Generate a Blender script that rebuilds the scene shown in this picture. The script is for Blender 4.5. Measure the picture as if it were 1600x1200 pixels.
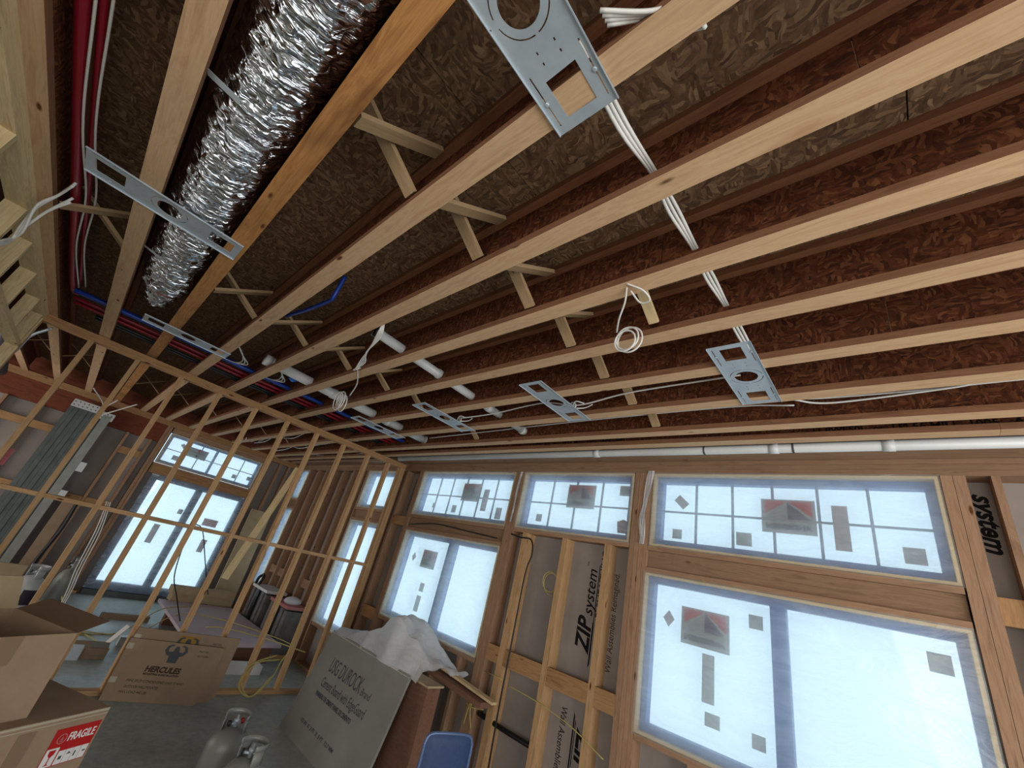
import bpy, math, random
from mathutils import Vector, Matrix
random.seed(7)
S = bpy.context.scene
for o in list(bpy.data.objects): bpy.data.objects.remove(o)
COL = S.collection
# ---------------------------------------------------------------- camera
EYE = 1.82
cam = bpy.data.cameras.new('camera'); camo = bpy.data.objects.new('camera', cam); COL.objects.link(camo)
cam.sensor_fit = 'HORIZONTAL'; cam.sensor_width = 36.0; cam.lens = 631.43/1600*36.0
cam.clip_start = 0.02; cam.clip_end = 200
rr = Vector((0.73499207, 0.64078431, 0.22177043))
dd = Vector((-0.13811657, 0.46167832, -0.87622882))
ff = Vector((-0.66386028, 0.61339106, 0.42783283))
camo.matrix_world = Matrix(((rr.x, -dd.x, -ff.x, 0), (rr.y, -dd.y, -ff.y, 0), (rr.z, -dd.z, -ff.z, EYE), (0, 0, 0, 1)))
S.camera = camo
# ---------------------------------------------------------------- world: even overcast sky
w = bpy.data.worlds.new('overcast'); S.world = w; w.use_nodes = True
bg = w.node_tree.nodes['Background']; bg.inputs[0].default_value = (0.67, 0.86, 1.0, 1); bg.inputs[1].default_value = 1.52
S.view_settings.view_transform = 'Standard'; S.view_settings.look = 'None'
S.view_settings.gamma = 1; S.view_settings.use_curve_mapping = False
S.view_settings.exposure = 0.0
def area(name, loc, target, sx, sy, power, col):
    L = bpy.data.lights.new(name, 'AREA'); L.shape = 'RECTANGLE'; L.size = sx; L.size_y = sy; L.energy = power; L.color = col
    o = bpy.data.objects.new(name, L); COL.objects.link(o); o.location = loc
    o.rotation_euler = (Vector(target)-Vector(loc)).to_track_quat('-Z', 'Y').to_euler(); return o
# unseen fill lights added behind the camera and at the side to brighten the room
area('fill_light_back', (3.0, 1.2, 1.4), (-2.5, 2.2, 1.6), 3.8, 2.0, 122, (1.0, 0.95, 0.90))
area('fill_light_left', (0.6, -3.3, 1.6), (-1.5, 3.6, 1.2), 4.5, 2.2, 150, (1.0, 0.96, 0.92))  # added fill for the window wall, no known source there
area('fill_light_far_room', (-8.0, -3.3, 1.3), (-8.0, 3.6, 1.5), 3.5, 2.2, 85, (1.0, 0.96, 0.92))  # added fill for the far room, its source is invented
# ---------------------------------------------------------------- materials
def lin(h):
    h = h.lstrip('#'); v = [int(h[i:i+2], 16)/255 for i in (0, 2, 4)]
    return tuple(c/12.92 if c <= .04045 else ((c+.055)/1.055)**2.4 for c in v)+(1,)
def base(name, rough=.7, spec=.3):
    m = bpy.data.materials.new(name); m.use_nodes = True; nt = m.node_tree
    b = nt.nodes['Principled BSDF']; b.inputs['Roughness'].default_value = rough; b.inputs['Specular IOR Level'].default_value = spec
    return m, nt, b
def N(nt, t, **k):
    n = nt.nodes.new(t)
    for a, v in k.items(): setattr(n, a, v)
    return n
def ramp(nt, fac, stops):
    r = N(nt, 'ShaderNodeValToRGB'); e = r.color_ramp.elements
    while len(e) < len(stops): e.new(.5)
    for i, (p, c) in enumerate(stops): e[i].position = p; e[i].color = c
    nt.links.new(fac, r.inputs[0]); return r.outputs[0]
def coords(nt, scale, rnd=True, kind='Object'):
    tc = N(nt, 'ShaderNodeTexCoord'); mp = N(nt, 'ShaderNodeMapping'); mp.inputs['Scale'].default_value = scale
    if rnd:
        oi = N(nt, 'ShaderNodeObjectInfo'); mul = N(nt, 'ShaderNodeVectorMath', operation='SCALE')
        cb = N(nt, 'ShaderNodeCombineXYZ')
        for i in range(3): nt.links.new(oi.outputs['Random'], cb.inputs[i])
        nt.links.new(cb.outputs[0], mul.inputs[0]); mul.inputs['Scale'].default_value = 37.0
        ad = N(nt, 'ShaderNodeVectorMath', operation='ADD'); nt.links.new(tc.outputs[kind], ad.inputs[0]); nt.links.new(mul.outputs[0], ad.inputs[1])
        nt.links.new(ad.outputs[0], mp.inputs[0])
    else: nt.links.new(tc.outputs[kind], mp.inputs[0])
    return mp.outputs[0]
def noise(nt, vec, scale, detail=4, rough=.6, dist=0):
    n = N(nt, 'ShaderNodeTexNoise'); n.inputs['Scale'].default_value = scale; n.inputs['Detail'].default_value = detail
    n.inputs['Roughness'].default_value = rough; n.inputs['Distortion'].default_value = dist
    if vec is not None: nt.links.new(vec, n.inputs['Vector'])
    return n.outputs['Fac']
def mix(nt, fac, a, b, blend='MIX'):
    m = N(nt, 'ShaderNodeMix', data_type='RGBA', blend_type=blend)
    for s, v in ((m.inputs[0], fac), (m.inputs[6], a), (m.inputs[7], b)):
        if hasattr(v, 'is_output'): nt.links.new(v, s)
        else: s.default_value = v
    return m.outputs[2]
def bump(nt, b, h, strength=.3, dist=.01):
    n = N(nt, 'ShaderNodeBump'); n.inputs['Strength'].default_value = strength; n.inputs['Distance'].default_value = dist
    nt.links.new(h, n.inputs['Height']); nt.links.new(n.outputs[0], b.inputs['Normal'])
def wood(name, dark, light, knot='5a3418', knots=True, var=.25, stain=0.0):
    m, nt, b = base(name, .72, .2)
    v = coords(nt, (1.3, 11, 11)); g = noise(nt, v, 2.2, 5, .6, 1.2)
    v2 = coords(nt, (2.0, 90, 90)); f = noise(nt, v2, 2, 2)
    c = ramp(nt, g, [(.3, lin(dark)), (.5, lin(light)), (.62, mixc(dark, light, .45)), (.75, lin(light))])
    c = mix(nt, .22, c, ramp(nt, f, [(.35, lin(dark)), (.65, lin(light))]))
    if knots:
        v3 = coords(nt, (1.0, 3.2, 3.2)); vo = N(nt, 'ShaderNodeTexVoronoi'); vo.inputs['Scale'].default_value = 2.6; nt.links.new(v3, vo.inputs['Vector'])
        kf = ramp(nt, vo.outputs['Distance'], [(.05, (1, 1, 1, 1)), (.1, (0, 0, 0, 1))])
        c = mix(nt, kf, c, lin(knot))
    if stain:
        v4 = coords(nt, (1, 3, 3)); s = noise(nt, v4, 1.6, 3)
        c = mix(nt, ramp(nt, s, [(.5, (0, 0, 0, 1)), (.75, (stain,)*3+(1,))]), c, lin('4a2a1c'))
    oi = N(nt, 'ShaderNodeObjectInfo'); hv = N(nt, 'ShaderNodeHueSaturation')
    mr = N(nt, 'ShaderNodeMapRange'); mr.inputs[3].default_value = 1-var/2; mr.inputs[4].default_value = 1+var/2
    nt.links.new(oi.outputs['Random'], mr.inputs[0]); nt.links.new(mr.outputs[0], hv.inputs['Value']); nt.links.new(c, hv.inputs['Color'])
    nt.links.new(hv.outputs[0], b.inputs['Base Color']); bump(nt, b, f, .15, .003)
    return m
def mixc(a, b, t):
    A = lin(a); B = lin(b); return tuple(A[i]*(1-t)+B[i]*t for i in range(4))
def osb(name, cols, sc=(22, 9, 9), rough=.8):
    m, nt, b = base(name, rough, .15)
    v = coords(nt, (1, 1, 1)); nv = N(nt, 'ShaderNodeTexNoise'); nv.inputs['Scale'].default_value = 7; nv.inputs['Detail'].default_value = 2
    nt.links.new(v, nv.inputs['Vector'])
    ad = N(nt, 'ShaderNodeVectorMath', operation='MULTIPLY_ADD'); nt.links.new(nv.outputs['Color'], ad.inputs[0]); ad.inputs[1].default_value = (.12, .12, .12); nt.links.new(v, ad.inputs[2])
    outs = []
    for k, (s, rot) in enumerate(((sc, .35), ((sc[1], sc[0], sc[0]), -.5))):
        mp = N(nt, 'ShaderNodeMapping'); mp.inputs['Scale'].default_value = s; mp.inputs['Rotation'].default_value = (rot, rot*.7, rot)
        nt.links.new(ad.outputs[0], mp.inputs[0]); vo = N(nt, 'ShaderNodeTexVoronoi'); vo.inputs['Scale'].default_value = 1.5; nt.links.new(mp.outputs[0], vo.inputs['Vector'])
        outs.append(ramp(nt, vo.outputs['Color'], [(.1, lin(cols[0])), (.45, lin(cols[1])), (.7, lin(cols[2])), (.95, lin(cols[3]))]))
    sel = noise(nt, v, 14, 1)
    c = mix(nt, ramp(nt, sel, [(.47, (0, 0, 0, 1)), (.53, (1, 1, 1, 1))]), outs[0], outs[1])
    fine = noise(nt, v, 90, 3)
    c = mix(nt, .5, c, ramp(nt, fine, [(.35, lin(cols[0])), (.65, lin(cols[3]))]), 'SOFT_LIGHT')
    nt.links.new(c, b.inputs['Base Color']); bump(nt, b, fine, .3, .003)
    return m
def plain(name, h, rough=.6, metal=0, spec=.4, var=None, bs=0, emis=None):
    m, nt, b = base(name, rough, spec); b.inputs['Metallic'].default_value = metal; b.inputs['Base Color'].default_value = lin(h)
    if var:
        v = coords(nt, (1, 1, 1)); f = noise(nt, v, var[1], 4)
        nt.links.new(ramp(nt, f, [(.3, lin(h)), (.7, lin(var[0]))]), b.inputs['Base Color'])
        if bs: bump(nt, b, f, bs, .01)
    return m
M = {}
M['flange'] = wood('pale_flange_wood', 'b28c69', 'cba984', knots=True, var=.16)
M['flange_dark'] = wood('stained_flange_wood', '8f5c34', 'b98650', var=.15, stain=.7)
M['flange_side'] = wood('shaded_flange_side', '6a4632', '8a6247', knots=False, var=.1)  # laminated edge tone, darkened to paint in the shade on the flange sides
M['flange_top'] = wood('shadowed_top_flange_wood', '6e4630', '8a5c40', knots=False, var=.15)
M['web'] = osb('red_osb_web', ('4e3022', '693f2a', '7d5238', '94694a'), (58, 18, 18))
M['subfloor'] = osb('grey_osb_subfloor', ('5f4a3a', '78604b', '8c745c', 'a48a70'), (58, 14, 18))
M['stud'] = wood('pine_stud', '9c7850', 'c6a076', var=.22)
M['stud_brown'] = wood('brown_fir_stud', '866650', 'a8866a', var=.2)
M['plate'] = wood('top_plate_wood', '8c6642', 'b28a60', var=.15)
M['header'] = wood('header_wood', '7c6049', '987a60', var=.15)
M['pale'] = wood('pale_spruce', 'b79c72', 'd8c296', var=.12)
M['bridging'] = wood('bridging_spruce', '927656', 'ae9370', var=.14)
M['lvl'] = wood('red_lvl', '5a2c1c', '834832', knots=False, var=.1)
M['zip'] = plain('grey_faced_sheathing', '8b837d', .8, 0, .2, ('a0968f', 1.7))
M['ink'] = plain('black_ink', '1c1a1a', .8, 0, .1)
M['ink_brown'] = plain('brown_ink', '4c3c30', .85, 0, .1)
M['ink_grey'] = plain('grey_ink', '515356', .85, 0, .1)
M['galv'] = plain('galvanised_steel', 'b9c3ca', .45, .35, .5, ('a6b1ba', 9))
M['galv_panel'] = plain('dull_galvanised_steel', '626967', .5, .5, .4, ('4b514f', 5))
M['red'] = plain('dark_red_plastic', '8c1226', .35)
M['blue'] = plain('blue_plastic', '1e3f9c', .35)
M['bright_blue'] = plain('bright_blue_plastic', '2c6fc8', .35)
M['black'] = plain('black_plastic', '17171a', .45)
M['pvc'] = plain('white_pvc', 'd7d9d6', .35, 0, .5, ('c8cac8', 3))
M['cable'] = plain('white_cable', 'dcdad4', .45)
M['yellow'] = plain('yellow_cable', 'b9ab62', .5)
M['darkblue'] = plain('window_frame_vinyl', '3f64a6', .45)
M['doorframe'] = plain('patio_door_vinyl', '465a7c', .45)
M['muntin'] = plain('window_muntin', '51637a', .45)
def sheer(name, h, k=.5):
    m, nt, b = base(name, .7, .2); b.inputs['Base Color'].default_value = lin(h); t = N(nt, 'ShaderNodeBsdfTranslucent'); t.inputs[0].default_value = lin(h)
    mx = N(nt, 'ShaderNodeMixShader'); mx.inputs[0].default_value = k; nt.links.new(b.outputs[0], mx.inputs[1]); nt.links.new(t.outputs[0], mx.inputs[2]); nt.links.new(mx.outputs[0], nt.nodes['Material Output'].inputs[0]); return m
M['sticker'] = sheer('grey_window_sticker', 'a8a9a2')
M['sticker_brown'] = sheer('brown_window_sticker', 'a8948c')
M['sticker_red'] = sheer('red_print', 'e0402a', .6)
M['sticker_dark'] = sheer('dark_print', '4a4e60', .3)
M['card'] = plain('brown_cardboard', '9f8871', .85, 0, .15, ('937c66', 6))
M['card_light'] = plain('pale_cardboard', 'b7a385', .85, 0, .15, ('aa9678', 6))
M['card_in'] = plain('inner_cardboard', '7a6450', .9, 0, .1)
M['tape'] = plain('brown_tape', '87705a', .4)
M['tape_clear'] = plain('glossy_clear_tape', 'b8ae98', .2, 0, .6)
M['labelred'] = plain('red_label', 'b01c1c', .5)
M['white'] = plain('white_paper', 'dcdcda', .7)
M['gold'] = plain('ochre_print', 'a0752c', .7)
M['cement'] = plain('grey_cement_board', '97968f', .85, 0, .2, ('8a8a84', 3))
M['plywood'] = wood('reddish_plywood', '6c4a3a', '82604e', knots=False, var=.08)
M['pinkboard'] = plain('lilac_foam_board', 'c4b3bb', .7)
M['tank'] = plain('grey_painted_steel', '8e918b', .45, .15, .5, ('7f827c', 6))
M['tank_white'] = plain('white_painted_steel', 'c2c6c4', .4, .1, .5)
M['purple'] = plain('dark_label', '2e2836', .5)
M['brass'] = plain('brass', '9c8038', .35, .9)
M['chair'] = plain('blue_vinyl', '33466c', .55, 0, .3, ('2c3d5e', 40), .1)
M['chairframe'] = plain('blue_grey_enamel', '5a6c90', .35, .3)
M['seat'] = plain('pale_seat_surface', 'b8c4cc', .5)
M['tilegrey'] = plain('grey_wrapped_stack', '7a7674', .6, 0, .3, ('5c5856', 8))
M['gap'] = plain('dark_gap_filler', '2a2522', .9)
M['pink'] = plain('pink_insulation', 'b0706c', .9)
def mk_floor():
    m, nt, b = base('concrete_slab', .45, .4)
    v = coords(nt, (1, 1, 1), False); a = noise(nt, v, 1.1, 6, .65); f = noise(nt, v, 14, 5, .7)
    c = ramp(nt, a, [(.3, lin('888e88')), (.5, lin('a9afa9')), (.7, lin('c2c8c2'))])
    c = mix(nt, .35, c, ramp(nt, f, [(.35, lin('5c615e')), (.65, lin('a8aeaa'))]))
    nt.links.new(c, b.inputs['Base Color'])
    nt.links.new(ramp(nt, a, [(.35, (.3,)*3+(1,)), (.65, (.6,)*3+(1,))]), b.inputs['Roughness']); bump(nt, b, f, .08, .004)
    return m
M['concrete'] = mk_floor()
def mk_foil():
    m, nt, b = base('crinkled_silver_foil', .13, .6); b.inputs['Metallic'].default_value = 1; b.inputs['Base Color'].default_value = lin('cdd2d8')
    v = coords(nt, (22, 3, 3), False); v2 = coords(nt, (8, 5, 5), False)
    n1 = noise(nt, v, 1.5, 3, .6, .9)
    vo = N(nt, 'ShaderNodeTexVoronoi', feature='DISTANCE_TO_EDGE'); vo.inputs['Scale'].default_value = 2.6; nt.links.new(v2, vo.inputs['Vector'])
    mt = N(nt, 'ShaderNodeMath', operation='MULTIPLY_ADD'); nt.links.new(vo.outputs['Distance'], mt.inputs[0]); mt.inputs[1].default_value = .7; nt.links.new(n1, mt.inputs[2])
    bump(nt, b, mt.outputs[0], .9, .05); return m
M['foil'] = mk_foil()
def mk_glass():
    m = bpy.data.materials.new('clear_glass'); m.use_nodes = True; nt = m.node_tree; nt.nodes.remove(nt.nodes['Principled BSDF'])
    out = nt.nodes['Material Output']; t = N(nt, 'ShaderNodeBsdfTransparent'); t.inputs[0].default_value = (.94, .97, .97, 1)
    g = N(nt, 'ShaderNodeBsdfGlossy'); g.inputs['Roughness'].default_value = .03; mx = N(nt, 'ShaderNodeMixShader'); mx.inputs[0].default_value = .06
    nt.links.new(t.outputs[0], mx.inputs[1]); nt.links.new(g.outputs[0], mx.inputs[2]); nt.links.new(mx.outputs[0], out.inputs[0]); return m
M['glass'] = mk_glass()
def mk_film(name, tr, wr, dfu=.25):
    m = bpy.data.materials.new(name); m.use_nodes = True; nt = m.node_tree; nt.nodes.remove(nt.nodes['Principled BSDF'])
    out = nt.nodes['Material Output']; t = N(nt, 'ShaderNodeBsdfTransparent'); t.inputs[0].default_value = (.97, .99, 1, 1)
    d = N(nt, 'ShaderNodeBsdfTranslucent'); d.inputs[0].default_value = (.95, .96, .97, 1)
    df = N(nt, 'ShaderNodeBsdfDiffuse'); df.inputs[0].default_value = (.85, .87, .9, 1)
    g = N(nt, 'ShaderNodeBsdfGlossy'); g.inputs['Roughness'].default_value = .18
    v = coords(nt, (1, 1, 3)); f = noise(nt, v, 3.0, 4, .6, 1.5)
    bp = N(nt, 'ShaderNodeBump'); bp.inputs['Strength'].default_value = wr; bp.inputs['Distance'].default_value = .05; nt.links.new(f, bp.inputs['Height'])
    nt.links.new(bp.outputs[0], g.inputs['Normal']); nt.links.new(bp.outputs[0], d.inputs['Normal'])
    m1 = N(nt, 'ShaderNodeMixShader'); m1.inputs[0].default_value = dfu; nt.links.new(d.outputs[0], m1.inputs[1]); nt.links.new(df.outputs[0], m1.inputs[2])
    m2 = N(nt, 'ShaderNodeMixShader'); nt.links.new(m1.outputs[0], m2.inputs[1]); nt.links.new(t.outputs[0], m2.inputs[2])
    rf = N(nt, 'ShaderNodeMapRange'); rf.inputs[1].default_value = .3; rf.inputs[2].default_value = .7; rf.inputs[3].default_value = tr-.08; rf.inputs[4].default_value = tr+.08
    nt.links.new(f, rf.inputs[0]); nt.links.new(rf.outputs[0], m2.inputs[0])
    m3 = N(nt, 'ShaderNodeMixShader'); m3.inputs[0].default_value = .04; nt.links.new(m2.outputs[0], m3.inputs[1]); nt.links.new(g.outputs[0], m3.inputs[2])
    nt.links.new(m3.outputs[0], out.inputs[0]); return m
M['film'] = mk_film('milky_plastic_film', .55, .15)
M['film_thin'] = mk_film('thin_plastic_film', .70, .3)
M['wrap'] = mk_film('white_foam_wrap', .10, .35, .55)
# ---------------------------------------------------------------- builders
WL = {}
def link(o, parent, world):
    COL.objects.link(o); WL[o.name] = Vector(world)
    if parent is not None: o.parent = parent; o.location = Vector(world)-WL[parent.name]
    else: o.location = world
    return o
def tag(o, label=None, cat=None, group=None, kind=None):
    if label: o['label'] = label
    if cat: o['category'] = cat
    if group: o['group'] = group
    if kind: o['kind'] = kind
    return o
def empty(name, loc, label=None, cat=None, group=None, kind=None):
    o = bpy.data.objects.new(name, None); o.empty_display_size = .1; link(o, None, loc); return tag(o, label, cat, group, kind)
def mesh(name, verts, faces, mat, parent=None, loc=None, smooth=False):
    verts = [Vector(v) for v in verts]
    if loc is None:
        lo = Vector([min(v[i] for v in verts) for i in range(3)]); hi = Vector([max(v[i] for v in verts) for i in range(3)]); loc = (lo+hi)/2
    loc = Vector(loc); me = bpy.data.meshes.new(name); me.from_pydata([tuple(v-loc) for v in verts], [], faces); me.update()
    me.materials.append(M[mat] if isinstance(mat, str) else mat)
    if smooth: me.polygons.foreach_set('use_smooth', [True]*len(me.polygons))
    o = bpy.data.objects.new(name, me); return link(o, parent, loc)
BF = [(0, 3, 2, 1), (4, 5, 6, 7), (0, 1, 5, 4), (1, 2, 6, 5), (2, 3, 7, 6), (3, 0, 4, 7)]
CACHE = {}
def beam(name, p0, p1, wd, h, mat, parent=None, up=(0, 0, 1)):
    """sawn piece from p0 to p1: local X along it, wd across, h along up"""
    p0 = Vector(p0); p1 = Vector(p1); X = (p1-p0); L = X.length; X.normalize(); Z = Vector(up); Y = Z.cross(X); Y.normalize(); Z = X.cross(Y)
    key = (round(L, 4), round(wd, 4), round(h, 4), mat)
    if key not in CACHE:
        a, b, c = L/2, wd/2, h/2
        me = bpy.data.meshes.new(name); me.from_pydata([(-a, -b, -c), (a, -b, -c), (a, b, -c), (-a, b, -c), (-a, -b, c), (a, -b, c), (a, b, c), (-a, b, c)], [], BF)
        me.update(); me.materials.append(M[mat]); CACHE[key] = me
    o = bpy.data.objects.new(name, CACHE[key]); o.rotation_euler = Matrix((X, Y, Z)).transposed().to_euler()
    return link(o, parent, (p0+p1)/2)
def shade_sides(o, mat):  # second, darker material paints shade onto the side faces
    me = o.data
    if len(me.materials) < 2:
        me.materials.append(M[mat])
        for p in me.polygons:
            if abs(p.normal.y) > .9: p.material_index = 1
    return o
def box(name, x, y, z, mat, parent=None):
    d = (abs(x[1]-x[0]), abs(y[1]-y[0]), abs(z[1]-z[0])); c = Vector(((x[0]+x[1])/2, (y[0]+y[1])/2, (z[0]+z[1])/2)); i = d.index(max(d))
    if i == 0: return beam(name, c-Vector((d[0]/2, 0, 0)), c+Vector((d[0]/2, 0, 0)), d[1], d[2], mat, parent)
    if i == 1: return beam(name, c-Vector((0, d[1]/2, 0)), c+Vector((0, d[1]/2, 0)), d[0], d[2], mat, parent)
    return beam(name, c-Vector((0, 0, d[2]/2)), c+Vector((0, 0, d[2]/2)), d[0], d[1], mat, parent, up=(0, 1, 0))
def hexa(name, p, U, V, Wv, mat, parent=None):
    p, U, V, Wv = map(Vector, (p, U, V, Wv))
    vs = [p, p+U, p+U+V, p+V, p+Wv, p+U+Wv, p+U+V+Wv, p+V+Wv]
    fl = BF if U.cross(V).dot(Wv) > 0 else [tuple(reversed(f)) for f in BF]
    return mesh(name, vs, fl, mat, parent)
def spline(pts, n=8):
    P = [Vector(p) for p in pts]
    if len(P) < 3: return P
    out = []; Q = [2*P[0]-P[1]]+P+[2*P[-1]-P[-2]]
    for i in range(1, len(Q)-2):
        for k in range(n):
            t = k/n; a, b, c, d = Q[i-1], Q[i], Q[i+1], Q[i+2]
            out.append(.5*((2*b)+(c-a)*t+(2*a-5*b+4*c-d)*t*t+(3*b-a-3*c+d)*t**3))
    return out+[P[-1]]
def tubegeo(pts, r, seg=8, cap=True):
    vs, fs = [], []; n = len(pts); prev = None
    for i, p in enumerate(pts):
        t = (pts[min(i+1, n-1)]-pts[max(i-1, 0)]).normalized()
        if prev is None: a = t.orthogonal().normalized()
        else: a = (prev-t*prev.dot(t)).normalized()
        prev = a; b = t.cross(a); R = r[i] if isinstance(r, (list, tuple)) else r
        for k in range(seg):
            q = 2*math.pi*k/seg; vs.append(p+(a*math.cos(q)+b*math.sin(q))*R)
    for i in range(n-1):
        for k in range(seg):
            k2 = (k+1) % seg; fs.append((i*seg+k, i*seg+k2, (i+1)*seg+k2, (i+1)*seg+k))
    if cap: fs.append(tuple(reversed(range(seg)))); fs.append(tuple(range((n-1)*seg, n*seg)))
    return vs, fs
def tube(name, pts, r, mat, parent=None, seg=8, smooth=True, n=8):
    v, f = tubegeo(spline(pts, n) if not isinstance(r, (list, tuple)) else [Vector(p) for p in pts], r, seg); return mesh(name, v, f, mat, parent, smooth=smooth)
def tubes(name, lists, r, mat, parent=None, seg=6, n=8):
    V, F = [], []
    for pts in lists:
        v, f = tubegeo(spline(pts, n), r, seg); o = len(V); V += v; F += [tuple(i+o for i in q) for q in f]
    return mesh(name, V, F, mat, parent, smooth=True)
def lathe(name, c, prof, mat, parent=None, seg=28, axis=None):
    vs, fs = [], []; c = Vector(c); Zx = Vector(axis or (0, 0, 1)).normalized(); A = Zx.orthogonal().normalized(); B = Zx.cross(A)
    for r, z in prof:
        for k in range(seg): q = 2*math.pi*k/seg; vs.append(c+Zx*z+(A*math.cos(q)+B*math.sin(q))*r)
    for i in range(len(prof)-1):
        for k in range(seg): k2 = (k+1) % seg; fs.append((i*seg+k, i*seg+k2, (i+1)*seg+k2, (i+1)*seg+k))
    fs.append(tuple(reversed(range(seg)))); fs.append(tuple(range((len(prof)-1)*seg, len(prof)*seg)))
    o = mesh(name, vs, fs, mat, parent, smooth=True); return o
def curve_mesh(cu):
    t = bpy.data.objects.new('tmp', cu); COL.objects.link(t); bpy.context.view_layer.update()
    dg = bpy.context.evaluated_depsgraph_get(); me = bpy.data.meshes.new_from_object(t.evaluated_get(dg)); bpy.data.objects.remove(t); return me
def place(name, me, mat, origin, right, upv, parent, thick=(0, 0, 0)):
    right = Vector(right).normalized(); upv = Vector(upv); upv = (upv-right*upv.dot(right)).normalized(); nz = right.cross(upv)
    me.materials.clear(); me.materials.append(M[mat])
    o = bpy.data.objects.new(name, me); o.rotation_euler = Matrix((right, upv, nz)).transposed().to_euler(); return link(o, parent, Vector(origin))
def text(body, size, origin, right, upv, mat, parent, sx=1.0, shear=0.0, mirror=False, bold=0.0, width=None, name='printed_text'):
    cu = bpy.data.curves.new('t', 'FONT'); cu.body = body; cu.size = size; cu.shear = shear; cu.offset = bold; cu.extrude = .0006; cu.resolution_u = 3
    me = curve_mesh(cu)
    xs = [v.co.x for v in me.vertices]; x0, x1 = min(xs), max(xs); k = sx if width is None else width/(x1-x0)
    for v in me.vertices:
        v.co.x = (v.co.x-x0)*k
        if mirror: v.co.x = (x1-x0)*k-v.co.x
    if mirror: me.flip_normals()
    return place(name, me, mat, origin, right, upv, parent)
def poly2d(name, loops, mat, origin, right, upv, parent, thick=.0008):
    cu = bpy.data.curves.new('p', 'CURVE'); cu.dimensions = '2D'; cu.fill_mode = 'BOTH'; cu.extrude = thick
    for lp in loops:
        s = cu.splines.new('POLY'); s.points.add(len(lp)-1); s.use_cyclic_u = True
        for i, (a, b) in enumerate(lp): s.points[i].co = (a, b, 0, 1)
    return place(name, curve_mesh(cu), mat, origin, right, upv, parent)
# ---------------------------------------------------------------- key dimensions (metres, floor at z=0)
H = 3.10; YW = 3.62; XP = -5.83; XF = -10.5; XB = 3.2; YL = -.79; SUB = H+.30
# ---------------------------------------------------------------- floor / ceiling
fl = mesh('floor', [(XF-.3, -3.6, 0), (XB+.3, -3.6, 0), (XB+.3, YW+.3, 0), (XF-.3, YW+.3, 0), (XF-.3, -3.6, -.15), (XB+.3, -3.6, -.15), (XB+.3, YW+.3, -.15), (XF-.3, YW+.3, -.15)],
          [(0, 1, 2, 3), (7, 6, 5, 4), (0, 4, 5, 1), (1, 5, 6, 2), (2, 6, 7, 3), (3, 7, 4, 0)], 'concrete'); tag(fl, kind='structure')
ce = empty('ceiling', (-3, 0, SUB), kind='structure')
xs = [-1.035+1.225*i for i in range(-8, 4)]
for i, x in enumerate(xs):
    y0 = -3.5; st = [-3.5, -1.15, 1.29, 3.78] if i % 2 else [-3.5, -2.2, .05, 2.5, 3.78]
    for a, b in zip(st[:-1], st[1:]): box('subfloor_panel', (x+.002, x+1.223), (a+.002, b-.002), (SUB, SUB+.018), 'subfloor', ce)
box('roof_deck', (XF-.3, XB+.3), (-3.6, YW+.3), (SUB+.03, SUB+.06), 'gap', ce)
# ---------------------------------------------------------------- joists
ys = {k: .0+.4064*k for k in range(-8, 8)}; ys[8] = 3.085; FW = .089
jl = {-3: 'I-joist hidden behind the open stud wall at far left', -2: 'I-joist resting over the left stud wall beside the red pipe', -1: 'I-joist left of the silver foil duct', 0: 'reddish-stained I-joist right of the silver foil duct',
      1: 'first clean I-joist right of the bay with diagonal bridging beside the duct', 2: 'I-joist with a round knot, second clean one right of the duct', 3: 'I-joist from whose underside the white cable loop hangs',
      4: 'I-joist just behind the hanging white cable loop', 5: 'I-joist carrying the near ends of the four metal plates', 6: 'I-joist carrying the far ends of the metal plates near the window wall',
      7: 'last full-bay I-joist before the white pipe by the window wall', 8: 'I-joist with black printed letters on its web beside the white pipe'}
for k in range(-8, 9):
    y = ys[k]; yc = y+FW/2
    if k < -3: lab, grp = 'dim I-joist above the space behind the left stud wall', 'joists behind the left stud wall'
    else: lab, grp = jl[k], 'floor joists overhead'
    j = empty('floor_joist', (-3.5, yc, H), lab, 'joist', grp)
    fm = 'flange_dark' if k == 0 else 'flange'
    x0, x1 = XF+.12, XB-.02
    cut = {0: [], 3: [1.2], 4: [.87, -4.2], 8: [.45]}.get(k, [-4.8+.3*k, 1.9])
    cs = [x0]+sorted(cut)+[x1]
    for a, b in zip(cs[:-1], cs[1:]):
        shade_sides(box('bottom_flange', (a+.0008, b-.0008), (y, y+FW), (H, H+.038), fm, j), 'flange_side')
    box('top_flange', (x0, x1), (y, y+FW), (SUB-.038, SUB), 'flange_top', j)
    o = .35*(k % 3)
    c = x0
    while c < x1-.05:
        e = min(c+1.22+(o if c == x0 else 0), x1); box('web', (c+.0015, e-.0015), (yc-.006, yc+.006), (H+.034, SUB-.034), 'web', j); c = e
    if k == 8:
        text('11 PWI 50L  or  LPI 56 MILL  1005   APA   PRI', .052, (-.36, yc-.0068, H+.043), (1, 0, 0), (0, 0, 1), 'ink', j, width=1.1, bold=.001)
        text('11 PWI 50L  or  LPI 56 MILL  1005   APA   PRI', .052, (-2.85, yc-.0068, H+.043), (1, 0, 0), (0, 0, 1), 'ink', j, width=1.1, bold=.001)
# bridging: crossed spruce braces in every bay
for row, xr in enumerate((-1.28, -3.37, -8.1)):
    for k in range(-3, 7):
        if k == -1: continue
        a = ys[k]+FW; b = ys[k+1]; dx = .045
        q = row == 2; wd = .03 if q else .062
        beam('bridging', (xr+dx, a+.005, H+.045), (xr+dx, b-.005, SUB-.05), wd, .006 if q else .02, 'bridging', ce, up=(0, -1, 1.0))
        beam('bridging', (xr-dx, a+.005, SUB-.05), (xr-dx, b-.005, H+.045), wd, .006 if q else .02, 'bridging', ce, up=(0, 1, 1.0))
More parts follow.
